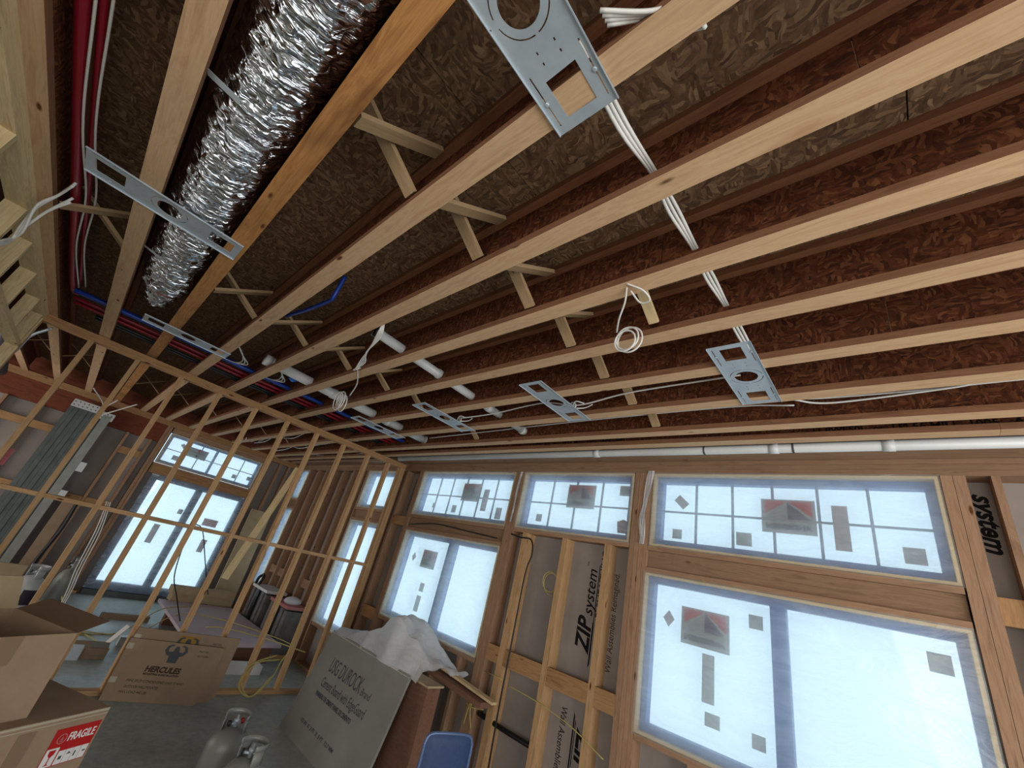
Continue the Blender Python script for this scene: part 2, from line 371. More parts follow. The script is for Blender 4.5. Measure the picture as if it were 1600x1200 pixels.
# ---------------------------------------------------------------- partition stud wall
pw = empty('wall_partition', (XP, 1.4, 0), kind='structure')
D = .089
for z in (H-.038, H-.076): box('top_plate', (XP-D, XP), (YL-.03, 3.56), (z+.0005, z+.0375), 'plate', pw)
box('bottom_plate', (XP-D, XP), (YL-.03, 3.56), (0, .038), 'stud', pw)
py = [-.84, -.445, -.05, .36, .77, 1.195, 1.61, 2.03, 2.45, 2.865, 3.235, 3.47, 3.515]
for y in py: box('stud', (XP-D, XP), (y, y+.042), (.038, H-.076), 'stud', pw)
for a, b in zip(py[:-2], py[1:-1]): box('blocking', (XP-D, XP), (a+.043, b-.001), (EYE-.283, EYE-.245), 'stud', pw)
# ---------------------------------------------------------------- left stud wall with header plate
lw = empty('wall_left', (-1.3, YL, 0), kind='structure')
for z in (H-.038, H-.076): box('top_plate', (XP, XB), (YL-D, YL), (z+.0005, z+.0375), 'pale', lw)
box('header', (XP, -3.2), (YL-D, YL), (EYE+.885, EYE+.923), 'pale', lw)
for x in (-5.66, -5.12, -4.44, -3.83, -3.34, -2.58, -1.9, -1.4): box('stud', (x-.02, x+.02), (YL-D, YL), (EYE+.923 if x < -3.2 else 0, H-.076), 'pale', lw)
box('stud', (-5.80, -5.76), (YL-D, YL), (0, H-.076), 'pale', lw)
box('bottom_plate', (-3.2, XB), (YL-D, YL), (0, .038), 'pale', lw)
# closing walls (out of the frame)
for nm, x, y in (('wall_side', (XF-.3, XB+.3), (-3.62, -3.56)),):
    o = box(nm, x, y, (0, SUB), 'zip'); tag(o, kind='structure')
wb = empty('wall_back', (XB, 0, 0), kind='structure')
box('sheathing_panel', (XB, XB+.05), (-3.56, -.9), (0, SUB), 'zip', wb); box('sheathing_panel', (XB, XB+.05), (-.9, YW+.2), (2.4, SUB), 'zip', wb)
box('sheathing_panel', (XB, XB+.05), (-.9, YW+.2), (0, .12), 'zip', wb)
for y in (-.9, .6, 2.1, 3.6): box('stud', (XB, XB+.09), (y, y+.09), (.12, 2.4), 'stud_brown', wb)
# ---------------------------------------------------------------- exterior walls with windows
class Wall:
    def __init__(s, name, origin, S_, D_): s.o = Vector(origin); s.S = Vector(S_); s.D = Vector(D_); s.e = empty(name, origin, kind='structure')
    def p(s, a, d, z): return s.o+s.S*a+s.D*d+Vector((0, 0, z))
    def box(s, name, a, d, z, mat, parent='self'):
        p, q = s.p(a[0], d[0], z[0]), s.p(a[1], d[1], z[1]); return box(name, (min(p.x, q.x), max(p.x, q.x)), (min(p.y, q.y), max(p.y, q.y)), (z[0], z[1]), mat, s.e if parent == 'self' else parent)
WN = Wall('wall_right', (0, YW, 0), (1, 0, 0), (0, 1, 0))
WFa = Wall('wall_far', (XF, 0, 0), (0, 1, 0), (-1, 0, 0))
UZ = (EYE+.545, EYE+1.204); LZ = (EYE-.785, EYE+.330)
opsN = [(-5.39, -3.43, *UZ), (-3.30, -1.865, *UZ), (-1.685, .212, *UZ), (-5.37, -3.44, *LZ), (-1.71, .205, *LZ),
        (-7.08, -6.12, *UZ), (-7.10, -6.12, .57, EYE+.335), (-10.2, -9.78, *UZ), (-10.2, -9.80, .6, EYE+.335)]
opsF = [(1.06, 2.85, EYE+.495, EYE+1.105), (1.155, 2.87, .09, EYE+.285)]
def sheath(W, a0, a1, ops, z1, step=1.22):
    br = sorted(set([a0, a1]+[round(v, 4) for o in ops for v in o[:2]]+[a0+step*i for i in range(1, int((a1-a0)/step)+1)]))
    br = [b for i, b in enumerate(br) if i == 0 or b-br[i-1] > .02]
    for a, b in zip(br[:-1], br[1:]):
        m = (a+b)/2; cov = sorted((o[2], o[3]) for o in ops if o[0] < m < o[1]); z = 0
        for c0, c1 in cov+[(z1, z1)]:
            if c0-z > .01: W.box('sheathing_panel', (a, b), (.14, .165), (z, c0), 'zip')
            z = max(z, c1)
sheath(WN, XF-.2, XB, opsN, SUB); sheath(WFa, -3.5, YW+.14, opsF, SUB)
# seams are sealed from outside by strips so no daylight leaks between panels
def studN(a, b, z0, z1, mat='stud_brown', nm='stud'): return WN.box(nm, (a, b), (0, .139), (z0, z1), mat)
TP = H-.076
for z in (H-.038, H-.076): WN.box('top_plate', (XF, XB), (0, .139), (z+.0005, z+.0375), 'header')
WN.box('top_plate', (XF, XB), (.002, .139), (H+.001, H+.037), 'header')
WN.box('rim_board', (XF, XB), (.01, .04), (H+.038, SUB), 'header')
WN.box('ledger_board', (XF+.2, XB), (-.30, -.235), (H+.0, H+.036), 'header')
WN.box('ledger_board', (XF+.2, XB), (-.235, -.002), (H+.037, H+.07), 'header')
WN.box('edge_strip', (XF+.2, XB), (-.234, -.205), (H+.012, H+.036), 'pale')
WN.box('bottom_plate', (XF, XB), (0, .139), (0, .038), 'stud_brown')
def rough(a0, a1, zl0, zu0, zu1, zl1=None, lower=True, hdr=True):
    """framing pieces around an upper window and the opening below it"""
    WN.box('sill_plate', (a0, a1), (0, .139), (zu0-.038, zu0-.0005), 'stud_brown')
    if hdr:
        WN.box('header', (a0, a1), (.03, .07), (zl1+.038, zu0-.039), 'header'); WN.box('header', (a0, a1), (.075, .135), (zl1+.038, zu0-.039), 'header')
        WN.box('header_plate', (a0, a1), (0, .139), (zl1+.0005, zl1+.0375), 'stud_brown')
    if lower: WN.box('sill_plate', (a0, a1), (0, .139), (zl0-.038, zl0-.0005), 'stud_brown')
rough(-5.37, -3.44, LZ[0], *UZ, LZ[1]); rough(-3.30, -1.865, 0, *UZ, lower=False, hdr=False); rough(-1.69, .205, LZ[0], *UZ, LZ[1])
rough(-7.08, -6.12, .57, *UZ, EYE+.335); rough(-10.2, -9.79, .6, *UZ, EYE+.335)
for a, b in ((-5.47, -5.432), (-5.43, -5.392), (-3.427, -3.385), (-3.383, -3.345), (-3.343, -3.303), (-1.86, -1.815), (-1.813, -1.77), (-1.768, -1.73), (-1.728, -1.692), (.214, .268), (.27, .325), (.43, .466), (1.0, 1.04), (1.4, 1.44), (1.8, 1.84), (2.2, 2.24), (2.6, 2.64), (3.0, 3.04),
             (-5.86, -5.81), (-6.10, -6.06), (-6.05, -5.95), (-7.14, -7.10), (-10.25, -10.21), (-9.775, -9.735)): studN(a, b, .038, TP)
for x in (-9.33, -8.92, -8.51, -8.10, -7.69, -7.28): studN(x, x+.042, .038, TP)
for x in (-3.14, -2.6, -2.11): studN(x, x+(.062 if x > -3 else .075), .038, UZ[0]-.038, 'stud')
for x in (-4.95, -4.5, -4.1, -3.7, -1.3, -.9, -.5, -.1): studN(x, x+.04, .038, LZ[0]-.038)
for a, b in ((-3.302, -3.141), (-3.064, -2.601), (-2.537, -2.111), (-2.047, -1.861)): WN.box('blocking', (a, b), (0, .038), (EYE-.745, EYE-.605), 'plate')
for a, b in ((-5.81, -5.471),): WN.box('blocking', (a, b), (.0, .038), (EYE+.37, EYE+.50), 'plate'); WN.box('blocking', (a, b), (.0, .038), (EYE-.88, EYE-.74), 'plate')
WN.box('blocking', (.326, .429), (.02, .06), (EYE+.38, EYE+.52), 'plate')
WN.box('blocking', (.468, .99), (.02, .06), (EYE+.38, EYE+.52), 'plate')
for a, b in ((-9.73, -9.335), (-9.285, -8.925), (-8.87, -8.515), (-8.06, -7.695)): WN.box('blocking', (a, b), (.05, .09), (.9, 1.04), 'stud_brown')
# far wall framing
for z in (H-.04, H-.078): WFa.box('top_plate', (-3.5, YW), (0, .139), (z+.0005, z+.0385), 'plate')
WFa.box('top_plate', (-3.5, YW), (.0, .139), (H-.001, H+.035), 'plate')
WFa.box('rim_board', (-3.5, YW), (.02, .06), (H+.036, SUB), 'lvl')
WFa.box('beam', (-3.5, 1.0), (.05, .12), (H-.42, H-.08), 'lvl')
WFa.box('bottom_plate', (-3.5, 1.1), (0, .139), (0, .038), 'stud')
for y in (-3.2, -2.6, -2.0, -1.6, -1.19, -.78, -.37, .03, .44, .80): WFa.box('stud', (y, y+.04), (0, .139), (.038, H-.42), 'stud_brown')
for a, b in ((.94, .985), (.99, 1.03), (2.89, 2.93), (2.935, 2.98), (3.2, 3.24), (3.4, 3.44)): WFa.box('stud', (a, b), (0, .139), (.038, H-.078), 'stud_brown')
WFa.box('header', (1.05, 2.88), (.03, .13), (EYE+.30, EYE+.455), 'plate'); WFa.box('sill_plate', (1.05, 2.88), (0, .139), (EYE+.457, EYE+.493), 'stud_brown')
WFa.box('header', (1.05, 2.88), (0, .139), (EYE+1.107, H-.08), 'stud_brown')
for a, b in ((-1.15, -.785), (-.735, -.375), (-.325, .025), (.485, .795)): WFa.box('blocking', (a, b), (.0, .04), (EYE+.48, EYE+.60), 'plate')
for a, b in ((.075, .435), (.485, .795), (-.735, -.375)): WFa.box('blocking', (a, b), (.0, .04), (EYE-.5, EYE-.36), 'plate')
# windows -------------------------------------------------------
WI = [0]
def window(W, a0, a1, z0, z1, cols=0, rows=0, mull=None, fr=.05, depth=.10, film=None, stickers=(), label=None):
    WI[0] += 1; e = empty('window_%d' % WI[0], W.p((a0+a1)/2, depth, z0), kind='structure')
    g = .004
    for nm, A, Z in (('jamb', (a0+g, a0+.022), (z0+.022, z1-.022)), ('jamb', (a1-.022, a1-g), (z0+.022, z1-.022)), ('jamb', (a0+g, a1-g), (z1-.022, z1-g)), ('jamb', (a0+g, a1-g), (z0+g, z0+.022))):
        W.box(nm, A, (.003, .139), Z, 'pale', e)
    b0, b1, y0, y1 = a0+.023, a1-.023, z0+.023, z1-.023
    for A, Z in (((b0, b0+fr), (y0, y1)), ((b1-fr, b1), (y0, y1)), ((b0+fr, b1-fr), (y0, y0+fr)), ((b0+fr, b1-fr), (y1-fr, y1))):
        W.box('frame', A, (depth-.035, depth+.035), Z, 'darkblue', e)
    c0, c1, w0, w1 = b0+fr, b1-fr, y0+fr, y1-fr
    spans = [(c0, c1)]
    if mull: W.box('mullion', mull, (depth-.032, depth+.034), (w0, w1), 'darkblue', e); spans = [(c0, mull[0]), (mull[1], c1)]
    for s in spans: W.box('glass', s, (depth+.008, depth+.013), (w0, w1), 'glass', e)
    if cols:
        for i in range(1, cols): x = c0+(c1-c0)*i/cols; W.box('muntin', (x-.009, x+.009), (depth-.006, depth+.007), (w0, w1), 'muntin', e)
        for i in range(1, rows):
            z = w0+(w1-w0)*i/rows
            W.box('muntin', (c0, c1), (depth-.004, depth+.005), (z-.008, z+.008), 'muntin', e)
    for s in stickers:
        kind = s[0]; a, z, w_, h_ = s[1:5]; dp = depth-.012
        if kind == 'sq': W.box('sticker', (a-w_/2, a+w_/2), (dp, dp+.001), (z-h_/2, z+h_/2), s[5] if len(s) > 5 else 'sticker', e)
        elif kind == 'poly': poly2d('sticker', [[(x*w_, y*h_) for x, y in s[5]]], 'sticker_brown', W.p(a, dp, z), W.S, (0, 0, 1), e)
        elif kind == 'logo':
            st = W.box('sticker', (a-w_/2, a+w_/2), (dp, dp+.001), (z-h_/2, z+h_/2), 'sticker', e)
            og = W.p(a-w_/2, dp-.0012, z-h_/2); u = lambda L: [[(x*w_, y*h_) for x, y in L]]
            poly2d('red_triangle', u([(.06, .95), (.06, .55), (.5, .95)]), 'sticker_red', og, W.S, (0, 0, 1), st)
            poly2d('red_triangle', u([(.52, .95), (.94, .95), (.94, .5)]), 'sticker_red', og, W.S, (0, 0, 1), st)
            poly2d('dark_triangle', u([(.5, .93), (.9, .42), (.5, .42)]), 'sticker_dark', og, W.S, (0, 0, 1), st)
            text('ANDERSEN', h_*.2, W.p(a-w_*.42, dp-.0012, z-h_*.38), W.S, (0, 0, 1), 'ink', st, width=w_*.84, mirror=True, bold=.003)
    if film:
        n = 12; vs, fs = [], []; rnd = random.Random(WI[0])
        for i in range(n+1):
            for k in range(n+1):
                a = a0-.004+(a1-a0+.008)*i/n; z = z0-.004+(z1-z0+.008)*k/n; edge = i in (0, n) or k in (0, n)
                vs.append(W.p(a, -.004 if edge else -.004+rnd.uniform(0, .012), z))
        for i in range(n):
            for k in range(n): fs.append((i*(n+1)+k, (i+1)*(n+1)+k, (i+1)*(n+1)+k+1, i*(n+1)+k+1))
        o = mesh('plastic_sheet', vs, fs, film, smooth=True); tag(o, label, 'plastic sheet', 'milky plastic sheets over the windows')
    return e
dia = [(-.5, .1), (-.15, .5), (.5, -.1), (.1, -.5)]; dia2 = [(0, .5), (.5, 0), (0, -.5), (-.5, 0)]; oct_ = [(-.5, .3), (0, .5), (.5, .3), (.45, -.5), (-.4, -.5)]
window(WN, -5.37, -3.44, *UZ, 6, 2, film='film', label='milky plastic sheet over the gridded transom window next to the partition corner', stickers=[('logo', -4.28, EYE+.94, .34, .24), ('sq', -3.97, EYE+.85, .1, .28, 'sticker_brown'), ('sq', -4.54, EYE+.70, .09, .1), ('sq', -3.68, EYE+.70, .1, .14), ('sq', -5.0, EYE+.72, .07, .07)])
window(WN, -3.295, -1.87, *UZ, 4, 2, film='film', label='milky plastic sheet over the middle gridded transom window', stickers=[('logo', -2.51, EYE+.965, .35, .25), ('sq', -2.0, EYE+1.045, .12, .1), ('sq', -3.03, EYE+.70, .08, .08), ('poly', -1.99, EYE+.70, .13, .13, oct_)])
window(WN, -1.68, .207, *UZ, 6, 2, film='film', label='milky plastic sheet over the right gridded transom window', stickers=[('logo', -.64, EYE+.90, .35, .255), ('sq', -.325, EYE+.845, .09, .31, 'sticker_brown'), ('sq', .027, EYE+.705, .105, .10), ('poly', -1.44, EYE+.965, .13, .13, dia), ('sq', -1.47, EYE+.685, .08, .08), ('sq', -.945, EYE+.70, .11, .1)])
window(WN, -5.365, -3.445, *LZ, mull=(-4.41, -4.28), film='film', label='milky plastic sheet over the large window behind the white foam wrap', stickers=[('logo', -4.76, EYE+.01, .31, .22), ('sq', -4.74, EYE-.33, .09, .1), ('sq', -4.74, EYE-.52, .09, .18), ('poly', -5.1, EYE+.0, .09, .12, dia2)])
window(WN, -1.705, .2, *LZ, mull=(-.785, -.69), film='film', label='milky plastic sheet over the large window at lower right', stickers=[('logo', -1.23, EYE+.005, .35, .255), ('poly', -1.505, EYE+.02, .09, .12, dia2), ('sq', -.88, EYE+.13, .09, .09), ('sq', -1.2, EYE-.305, .085, .3), ('sq', -1.17, EYE-.545, .1, .08), ('sq', .045, EYE+.13, .1, .1), ('sq', -.885, EYE-.565, .08, .08)])
window(WN, -7.075, -6.125, *UZ, film='film', label='wrinkled clear plastic sheet over the small upper window behind the partition')
window(WN, -7.095, -6.125, .57, EYE+.335, film='film', label='milky plastic sheet over the tall narrow window behind the partition')
window(WN, -10.195, -9.785, *UZ, fr=.012, depth=.045, film='film', label='plastic sheet over the slim upper window in the far corner')
window(WN, -10.195, -9.785, .6, EYE+.335, fr=.012, depth=.045, film='film', label='plastic sheet over the tall slim window in the far corner')
window(WFa, 1.065, 2.845, EYE+.5, EYE+1.1, 6, 2, mull=(1.93, 1.97), fr=.04, film='film_thin', label='plastic sheet over the transom window above the patio door', stickers=[('logo', 1.62, EYE+.87, .38, .19), ('sq', 1.33, EYE+.67, .1, .09), ('poly', 1.36, EYE+.93, .12, .1, dia), ('sq', 2.45, EYE+.66, .08, .08), ('sq', 2.74, EYE+.7, .08, .08)])
# sliding patio door in the far wall
dr = empty('door_1', (XF-.1, 2.0, 0), kind='structure')
for A, Z in (((1.145, 1.25), (.09, EYE+.28)), ((2.775, 2.88), (.09, EYE+.28)), ((1.25, 2.775), (EYE+.2, EYE+.29)), ((1.25, 2.775), (.09, .22))): WFa.box('frame', A, (.04, .13), Z, 'doorframe', dr)
WFa.box('mullion', (1.94, 2.06), (.05, .12), (.22, EYE+.2), 'doorframe', dr)
for A in ((1.25, 1.94), (2.06, 2.775)): WFa.box('glass', A, (.09, .096), (.22, EYE+.2), 'glass', dr)
for a, z, w_, h_, m in ((2.46, EYE-.33, .26, .14, 'pink'), (1.65, EYE-.72, .1, .34, 'sticker_brown'), (2.52, EYE-.77, .1, .24, 'sticker_brown'), (1.88, EYE-.25, .08, .09, 'sticker')): WFa.box('sticker', (a-w_/2, a+w_/2), (.07, .071), (z-h_/2, z+h_/2), m, dr)
vs, fs = [], []; rnd = random.Random(4)
for i in range(15):
    for k in range(15): vs.append(WFa.p(1.13+1.77*i/14, -.004-rnd.uniform(0, .006), .10+(EYE+.30-.10)*k/14))
for i in range(14):
    for k in range(14): fs.append((i*15+k, (i+1)*15+k, (i+1)*15+k+1, i*15+k+1))
tag(mesh('plastic_sheet', vs, fs, 'film_thin', smooth=True), 'thin milky plastic sheet over the patio door', 'plastic sheet', 'milky plastic sheets over the windows')
WFa.box('threshold', (1.15, 2.88), (-.02, .139), (0, .088), 'galv_panel', dr)
# printed sheathing text on the window wall
F = YW+.14-.0012
text('ZIP', .20, (-2.235, F, EYE-.43), (0, 0, 1), (-1, 0, 0), 'ink', WN.e, shear=.3, bold=.006, width=.30)
text('system', .15, (-2.235, F, EYE-.12), (0, 0, 1), (-1, 0, 0), 'ink', WN.e, shear=.3, bold=.001, width=.40)
text('TM', .03, (-2.33, F, EYE+.30), (0, 0, 1), (-1, 0, 0), 'ink', WN.e)
poly2d('printed_bar', [[(0, 0), (.36, 0), (.33, -.014), (.03, -.014)]], 'ink', (-2.22, F, EYE-.52), (0, 0, 1), (-1, 0, 0), WN.e)
poly2d('printed_bar', [[(.3, 0), (.85, 0), (.85, -.007), (.3, -.007)]], 'ink', (-2.215, F, EYE-.52), (0, 0, 1), (-1, 0, 0), WN.e)
text('R-SHEATHING', .08, (-2.145, F, EYE-.12), (0, 0, 1), (-1, 0, 0), 'ink', WN.e, width=.58, bold=.002)
text('Wall Assemblies Reimagined.', .085, (-2.00, F, EYE-.50), (0, 0, 1), (-1, 0, 0), 'ink_brown', WN.e, shear=.2, width=.78)
text('Wall Assemblies Reimagined.', .085, (-2.42, F, EYE-.86), (0, 0, -1), (1, 0, 0), 'ink', WN.e, shear=.2, width=.78)
poly2d('printed_bar', [[(0, 0), (.5, 0), (.5, .012), (.03, .012)]], 'ink', (-2.29, F, EYE-.86), (0, 0, -1), (1, 0, 0), WN.e)
poly2d('printed_bar', [[(.05, .02), (.36, .02), (.36, .026), (.07, .026)]], 'ink', (-2.29, F, EYE-.86), (0, 0, -1), (1, 0, 0), WN.e)
text('ZIP', .20, (-2.24, F, EYE-.95), (0, 0, -1), (1, 0, 0), 'ink', WN.e, shear=.3, bold=.006, width=.30)
text('system', .13, (.345, F, EYE+1.13), (0, 0, -1), (1, 0, 0), 'ink', WN.e, shear=.3, bold=.004, width=.36)
poly2d('printed_bar', [[(-.05, 0), (.42, 0), (.42, .006), (-.05, .006)]], 'ink', (.325, F, EYE+1.13), (0, 0, -1), (1, 0, 0), WN.e)
text('system', .11, (-5.63, F, EYE+1.18), (0, 0, -1), (1, 0, 0), 'ink', WN.e, shear=.3, bold=.003, width=.34)
text('Wall Assemblies Reimagined.', .04, (-5.72, F, EYE+1.1), (0, 0, -1), (1, 0, 0), 'ink', WN.e, shear=.2, width=.5)
# ---------------------------------------------------------------- silver duct
def duct():
    e = empty('insulated_duct', (-1.6, -.155, H+.14), 'crinkled silver foil insulated duct running between two overhead joists', 'duct')
    n, m = 420, 56; vs, fs = [], []; rnd = random.Random(3)
    bands = [-3.62, -2.75, -1.75, -.7, .4]
    ph = [rnd.uniform(0, 6.28) for _ in range(40)]
    for i in range(n+1):
        x = 1.6-(1.6+3.85)*i/n; s = 1.0
        for b in bands: s -= .075*math.exp(-((x-b)/.05)**2)
        s += .02*math.sin(x*7+1)+.012*math.sin(x*19)
        cz = H+.158-.008*math.sin(x*2.1+.6); cy = -.155
        for k in range(m):
            q = 2*math.pi*k/m
            rip = .005*math.sin(x*95+3*math.sin(q*2+ph[k % 7]*.2)+ph[int(abs(x*3)) % 40])+.004*math.sin(q*9+x*12)+.003*math.sin(q*17-x*31)
            vs.append((x+.008*math.sin(q*5+x*9), max(min(cy+(.158*s+rip)*math.cos(q), -.004), -.312), max(min(cz+(.148*s+rip)*math.sin(q), SUB-.004), H+.004)))
    for i in range(n):
        for k in range(m): k2 = (k+1) % m; fs.append((i*m+k, (i+1)*m+k, (i+1)*m+k2, i*m+k2))
    fs.append(tuple(range(m))); fs.append(tuple(reversed(range(n*m, n*m+m))))
    mesh('foil_jacket', vs, fs, 'foil', e, smooth=True)
    def ring(nm, x, w_, r, mt):
        V, Fc = [], []
        for i, (dx, dr) in enumerate(((-w_/2, 0), (-w_/2, .006), (w_/2, .006), (w_/2, 0))):
            for k in range(40): q = 2*math.pi*k/40; V.append((x+dx, -.155+(r+dr)*math.cos(q), H+.158+(r*.94+dr)*math.sin(q)))
        for i in range(3):
            for k in range(40): k2 = (k+1) % 40; Fc.append((i*40+k, (i+1)*40+k, (i+1)*40+k2, i*40+k2))
        mesh(nm, V, Fc, mt, e, smooth=True)
    for b in (-2.75, -1.75): ring('band', b, .03, .1475, 'foil')
    ring('insulation_edge', -3.87, .05, .135, 'pink')
    # crumpled end of the jacket and the metal boot behind it
    vs, fs = [], []
    for i in range(15):
        x = -3.88-.036*i; r = .125-.0035*i
        for k in range(32):
            q = 2*math.pi*k/32; rp = .01*math.sin(q*6+i*1.3)*(i % 3 != 0); vs.append((x, -.155+(r+rp)*math.cos(q), H+.15+(r*.9+rp)*math.sin(q)))
    for i in range(14):
        for k in range(32): k2 = (k+1) % 32; fs.append((i*32+k, (i+1)*32+k, (i+1)*32+k2, i*32+k2))
    fs.append(tuple(reversed(range(14*32, 15*32)))); fs.append(tuple(range(32)))
    mesh('jacket_end', vs, fs, 'foil', e, smooth=False)
    for x in (-1.55, -3.2): beam('hanger_strap', (x, -.316, H+.03), (x+.03, -.20, H-.008), .03, .0015, 'galv', e)
duct()
# ---------------------------------------------------------------- recessed-light mounting plates
def arc(r, a0, a1, w_, n=20):
    a = [a0+(a1-a0)*i/n for i in range(n+1)]
    return [(r*math.cos(t), r*math.sin(t)) for t in a]+[((r-w_)*math.cos(t), (r-w_)*math.sin(t)) for t in reversed(a)]
def rect(x0, y0, x1, y1): return [(x0, y0), (x1, y0), (x1, y1), (x0, y1)]
def plate_mesh():
    L, Wd = .67, .205; loops = [[(-Wd/2, -L/2), (Wd/2, -L/2), (Wd/2, -.006), (Wd/2-.006, 0), (Wd/2, .006), (Wd/2, L/2), (-Wd/2, L/2), (-Wd/2, .006), (-Wd/2+.006, 0), (-Wd/2, -.006)]]
    loops.append([(.056*math.cos(2*math.pi*i/40), .056*math.sin(2*math.pi*i/40)) for i in range(40)])
    for a0, a1 in ((.15, 1.5), (1.64, 3.0), (3.29, 4.64), (4.78, 6.13)): loops.append(arc(.081, a0, a1, .004))
    for s in (1, -1):
        loops.append(rect(-.05, s*.185 if s > 0 else -.30, .05, .30 if s > 0 else -.185))
        for x in (-.085, .08): loops.append(rect(x, .15 if s > 0 else -.31, x+.0045, .31 if s > 0 else -.15))
        for x in (-.03, .028):
            for y in (.115, .145): loops.append(rect(x, s*y-.004, x+.005, s*y+.004))
    return loops
PL = plate_mesh(); pm = []
def light_plate(x, y, label, rot=0, z=H):
    e = empty('light_mounting_plate', (x, y, z-.002), label, 'mounting plate', 'galvanised plates for ceiling lights')
    c, s = math.cos(rot), math.sin(rot)
    if not pm:
        a = poly2d('plate', PL, 'galv', (x, y, z-.0018), (1, 0, 0), (0, 1, 0), e, .0008); pm.append(a.data)
    else:
        a = bpy.data.objects.new('plate', pm[0]); link(a, e, (x, y, z-.0018))
    a.rotation_euler = (0, 0, rot)
    R2 = lambda u, v: (x+u*c-v*s, y+u*s+v*c)
    for u in (-.0828, .0822):
        for v in (-.24, .235):
            px, pyy = R2(u, v); lathe('screw', (px, pyy, z-.0065), [(.004, 0), (.007, .001), (.007, .0035), (.003, .004)], 'galv', e, seg=10)
    for u in (-.1015, .1015):
        p0, p1 = R2(u, -.335), R2(u, .335); beam('side_lip', (*p0, z-.006), (*p1, z-.006), .002, .008, 'galv', e)
light_plate(-.53, .19, 'galvanised light plate nearest the camera at top centre')
light_plate(-2.54, -.265, 'galvanised light plate hanging across the silver duct')
light_plate(-4.50, .17, 'galvanised light plate beyond the end of the silver duct')
light_plate(-.525, 2.18, 'rightmost galvanised light plate near the window wall')
light_plate(-1.83, 2.19, 'second galvanised light plate from the right, left of the largest far one')
light_plate(-3.21, 2.195, 'galvanised light plate with a cable behind it, third from the right')
light_plate(-4.53, 2.225, 'galvanised light plate closest to the partition corner')
# connector box clipped over the far plate
# ---------------------------------------------------------------- pipes and cables overhead
def pipe_y(nm, x, y0, y1, z, r, mat, label, cat='pipe', group=None, wob=0):
    o = tube(nm, [(x+wob*math.sin(y*3), y, z+wob*.4*math.cos(y*4)) for y in [y0+(y1-y0)*i/8 for i in range(9)]], r, mat, seg=12, n=3); return tag(o, label, cat, group)
def pipe_x(nm, pts, r, mat, label, cat='pipe', group=None): return tag(tube(nm, pts, r, mat, seg=12), label, cat, group)
pipe_x('red_pipe', [(XB-.2, -.69, H+.12), (0, -.69, H+.12), (-3, -.69, H+.12), (-4.9, -.685, H+.12), (-5.15, -.65, H+.12)], .022, 'red', 'thick dark red pipe running along the left joist')
pipe_x('red_pipe', [(XB-.2, -.652, H+.15), (0, -.652, H+.15), (-3, -.65, H+.15), (-5.0, -.65, H+.15)], .014, 'red', 'thinner red pipe above the thick red one by the left joist')
for i, (dy, z) in enumerate(((-.655, .10), (-.625, .13))):
    pipe_x('white_cable', [(XB-.3, dy, H+z), (-1, dy+.01, H+z+.01), (-2.4, dy-.01, H+z), (-3.2, dy+.015, H+z+.01), (-4.0, dy-.01, H+z), (-4.9, dy+.02, H+z)], .005, 'cable', ('white cable running along the red pipe, lower of two', 'white cable running above the red pipe, upper of two')[i], 'cable')
reds = [(-5.02, .105, 'blue', .02), (-5.10, .14, 'blue', .014), (-5.22, .10, 'red', .013), (-5.30, .12, 'red', .013), (-5.38, .10, 'red', .013), (-5.46, .13, 'red', .013)]
names = ['thick blue water pipe crossing above the joists near the partition', 'thinner blue water pipe beside the thick one', 'red water pipe nearest the blue ones', 'second red water pipe from the blue ones', 'third red water pipe from the blue ones', 'red water pipe closest to the partition']
for (x, z, mt, r), nm in zip(reds, names): pipe_y('water_pipe', x, -.66, 3.0, H+z, r, mt, nm, 'pipe', 'coloured water pipes near the partition', .012)
for x, lb in ((-5.58, 'black pipe crossing the joists just before the partition'), (-5.68, 'black pipe tight against the partition plate')): pipe_y('black_pipe', x, -.5, 3.4, H+.11, .014, 'black', lb, 'pipe', 'black pipes near the partition')
pipe_x('blue_pipe', [(-2.55, .62, SUB-.02), (-2.6, .625, H+.13), (-2.66, .63, H+.12), (-2.95, .60, H+.12), (-3.3, .56, H+.14)], .014, 'blue', 'short blue pipe elbow poking through a bay')
tag(lathe('blue_fitting', (-4.55, 1.12, H+.06), [(.02, 0), (.045, .02), (.05, .09), (.03, .11)], 'bright_blue'), 'bright blue plastic fitting hanging between joists', 'fitting')
# white drain pipes crossing the joists
def pvc(x, y0, y1, z, r, label):
    e = empty('drain_pipe', (x, (y0+y1)/2, z), label, 'pipe', 'white drain pipes crossing the joists')
    v, f = tubegeo([Vector((x, y0, z)), Vector((x-.1, y1, z))], r, 20); mesh('pipe', v, f, 'pvc', e, smooth=True)
    for t in (.0, .35, .7, 1.0):
        c = Vector((x-.1*t, y0+(y1-y0)*t, z)); d = Vector((-.1, y1-y0, 0)).normalized(); v, f = tubegeo([c-d*.03, c+d*.03], r+.006, 20); mesh('coupling', v, f, 'pvc', e, smooth=True)
    return e
a = pvc(-2.66, 1.02, 2.86, H+.11, .036, 'white drain pipe crossing mid ceiling with a black capped end')
v, f = tubegeo([Vector((-2.655, .99, H+.11)), Vector((-2.656, 1.035, H+.11))], .043, 20); mesh('rubber_cap', v, f, 'black', a)
v, f = tubegeo([Vector((-2.70, 1.44, H+.12)), Vector((-2.80, 1.50, H+.20))], .034, 16); mesh('wye_branch', v, f, 'pvc', a, smooth=True)
pvc(-4.40, .80, 2.9, H+.10, .05, 'wide white drain pipe crossing near the partition')
o = empty('vent_pipe', (-1, 3.27, H+.0), 'long white pipe running beside the window wall', 'pipe')
v, f = tubegeo([Vector((XB-.3, 3.262, H-.005)), Vector((-5.6, 3.262, H+.0))], .034, 20); mesh('pipe', v, f, 'pvc', o, smooth=True)
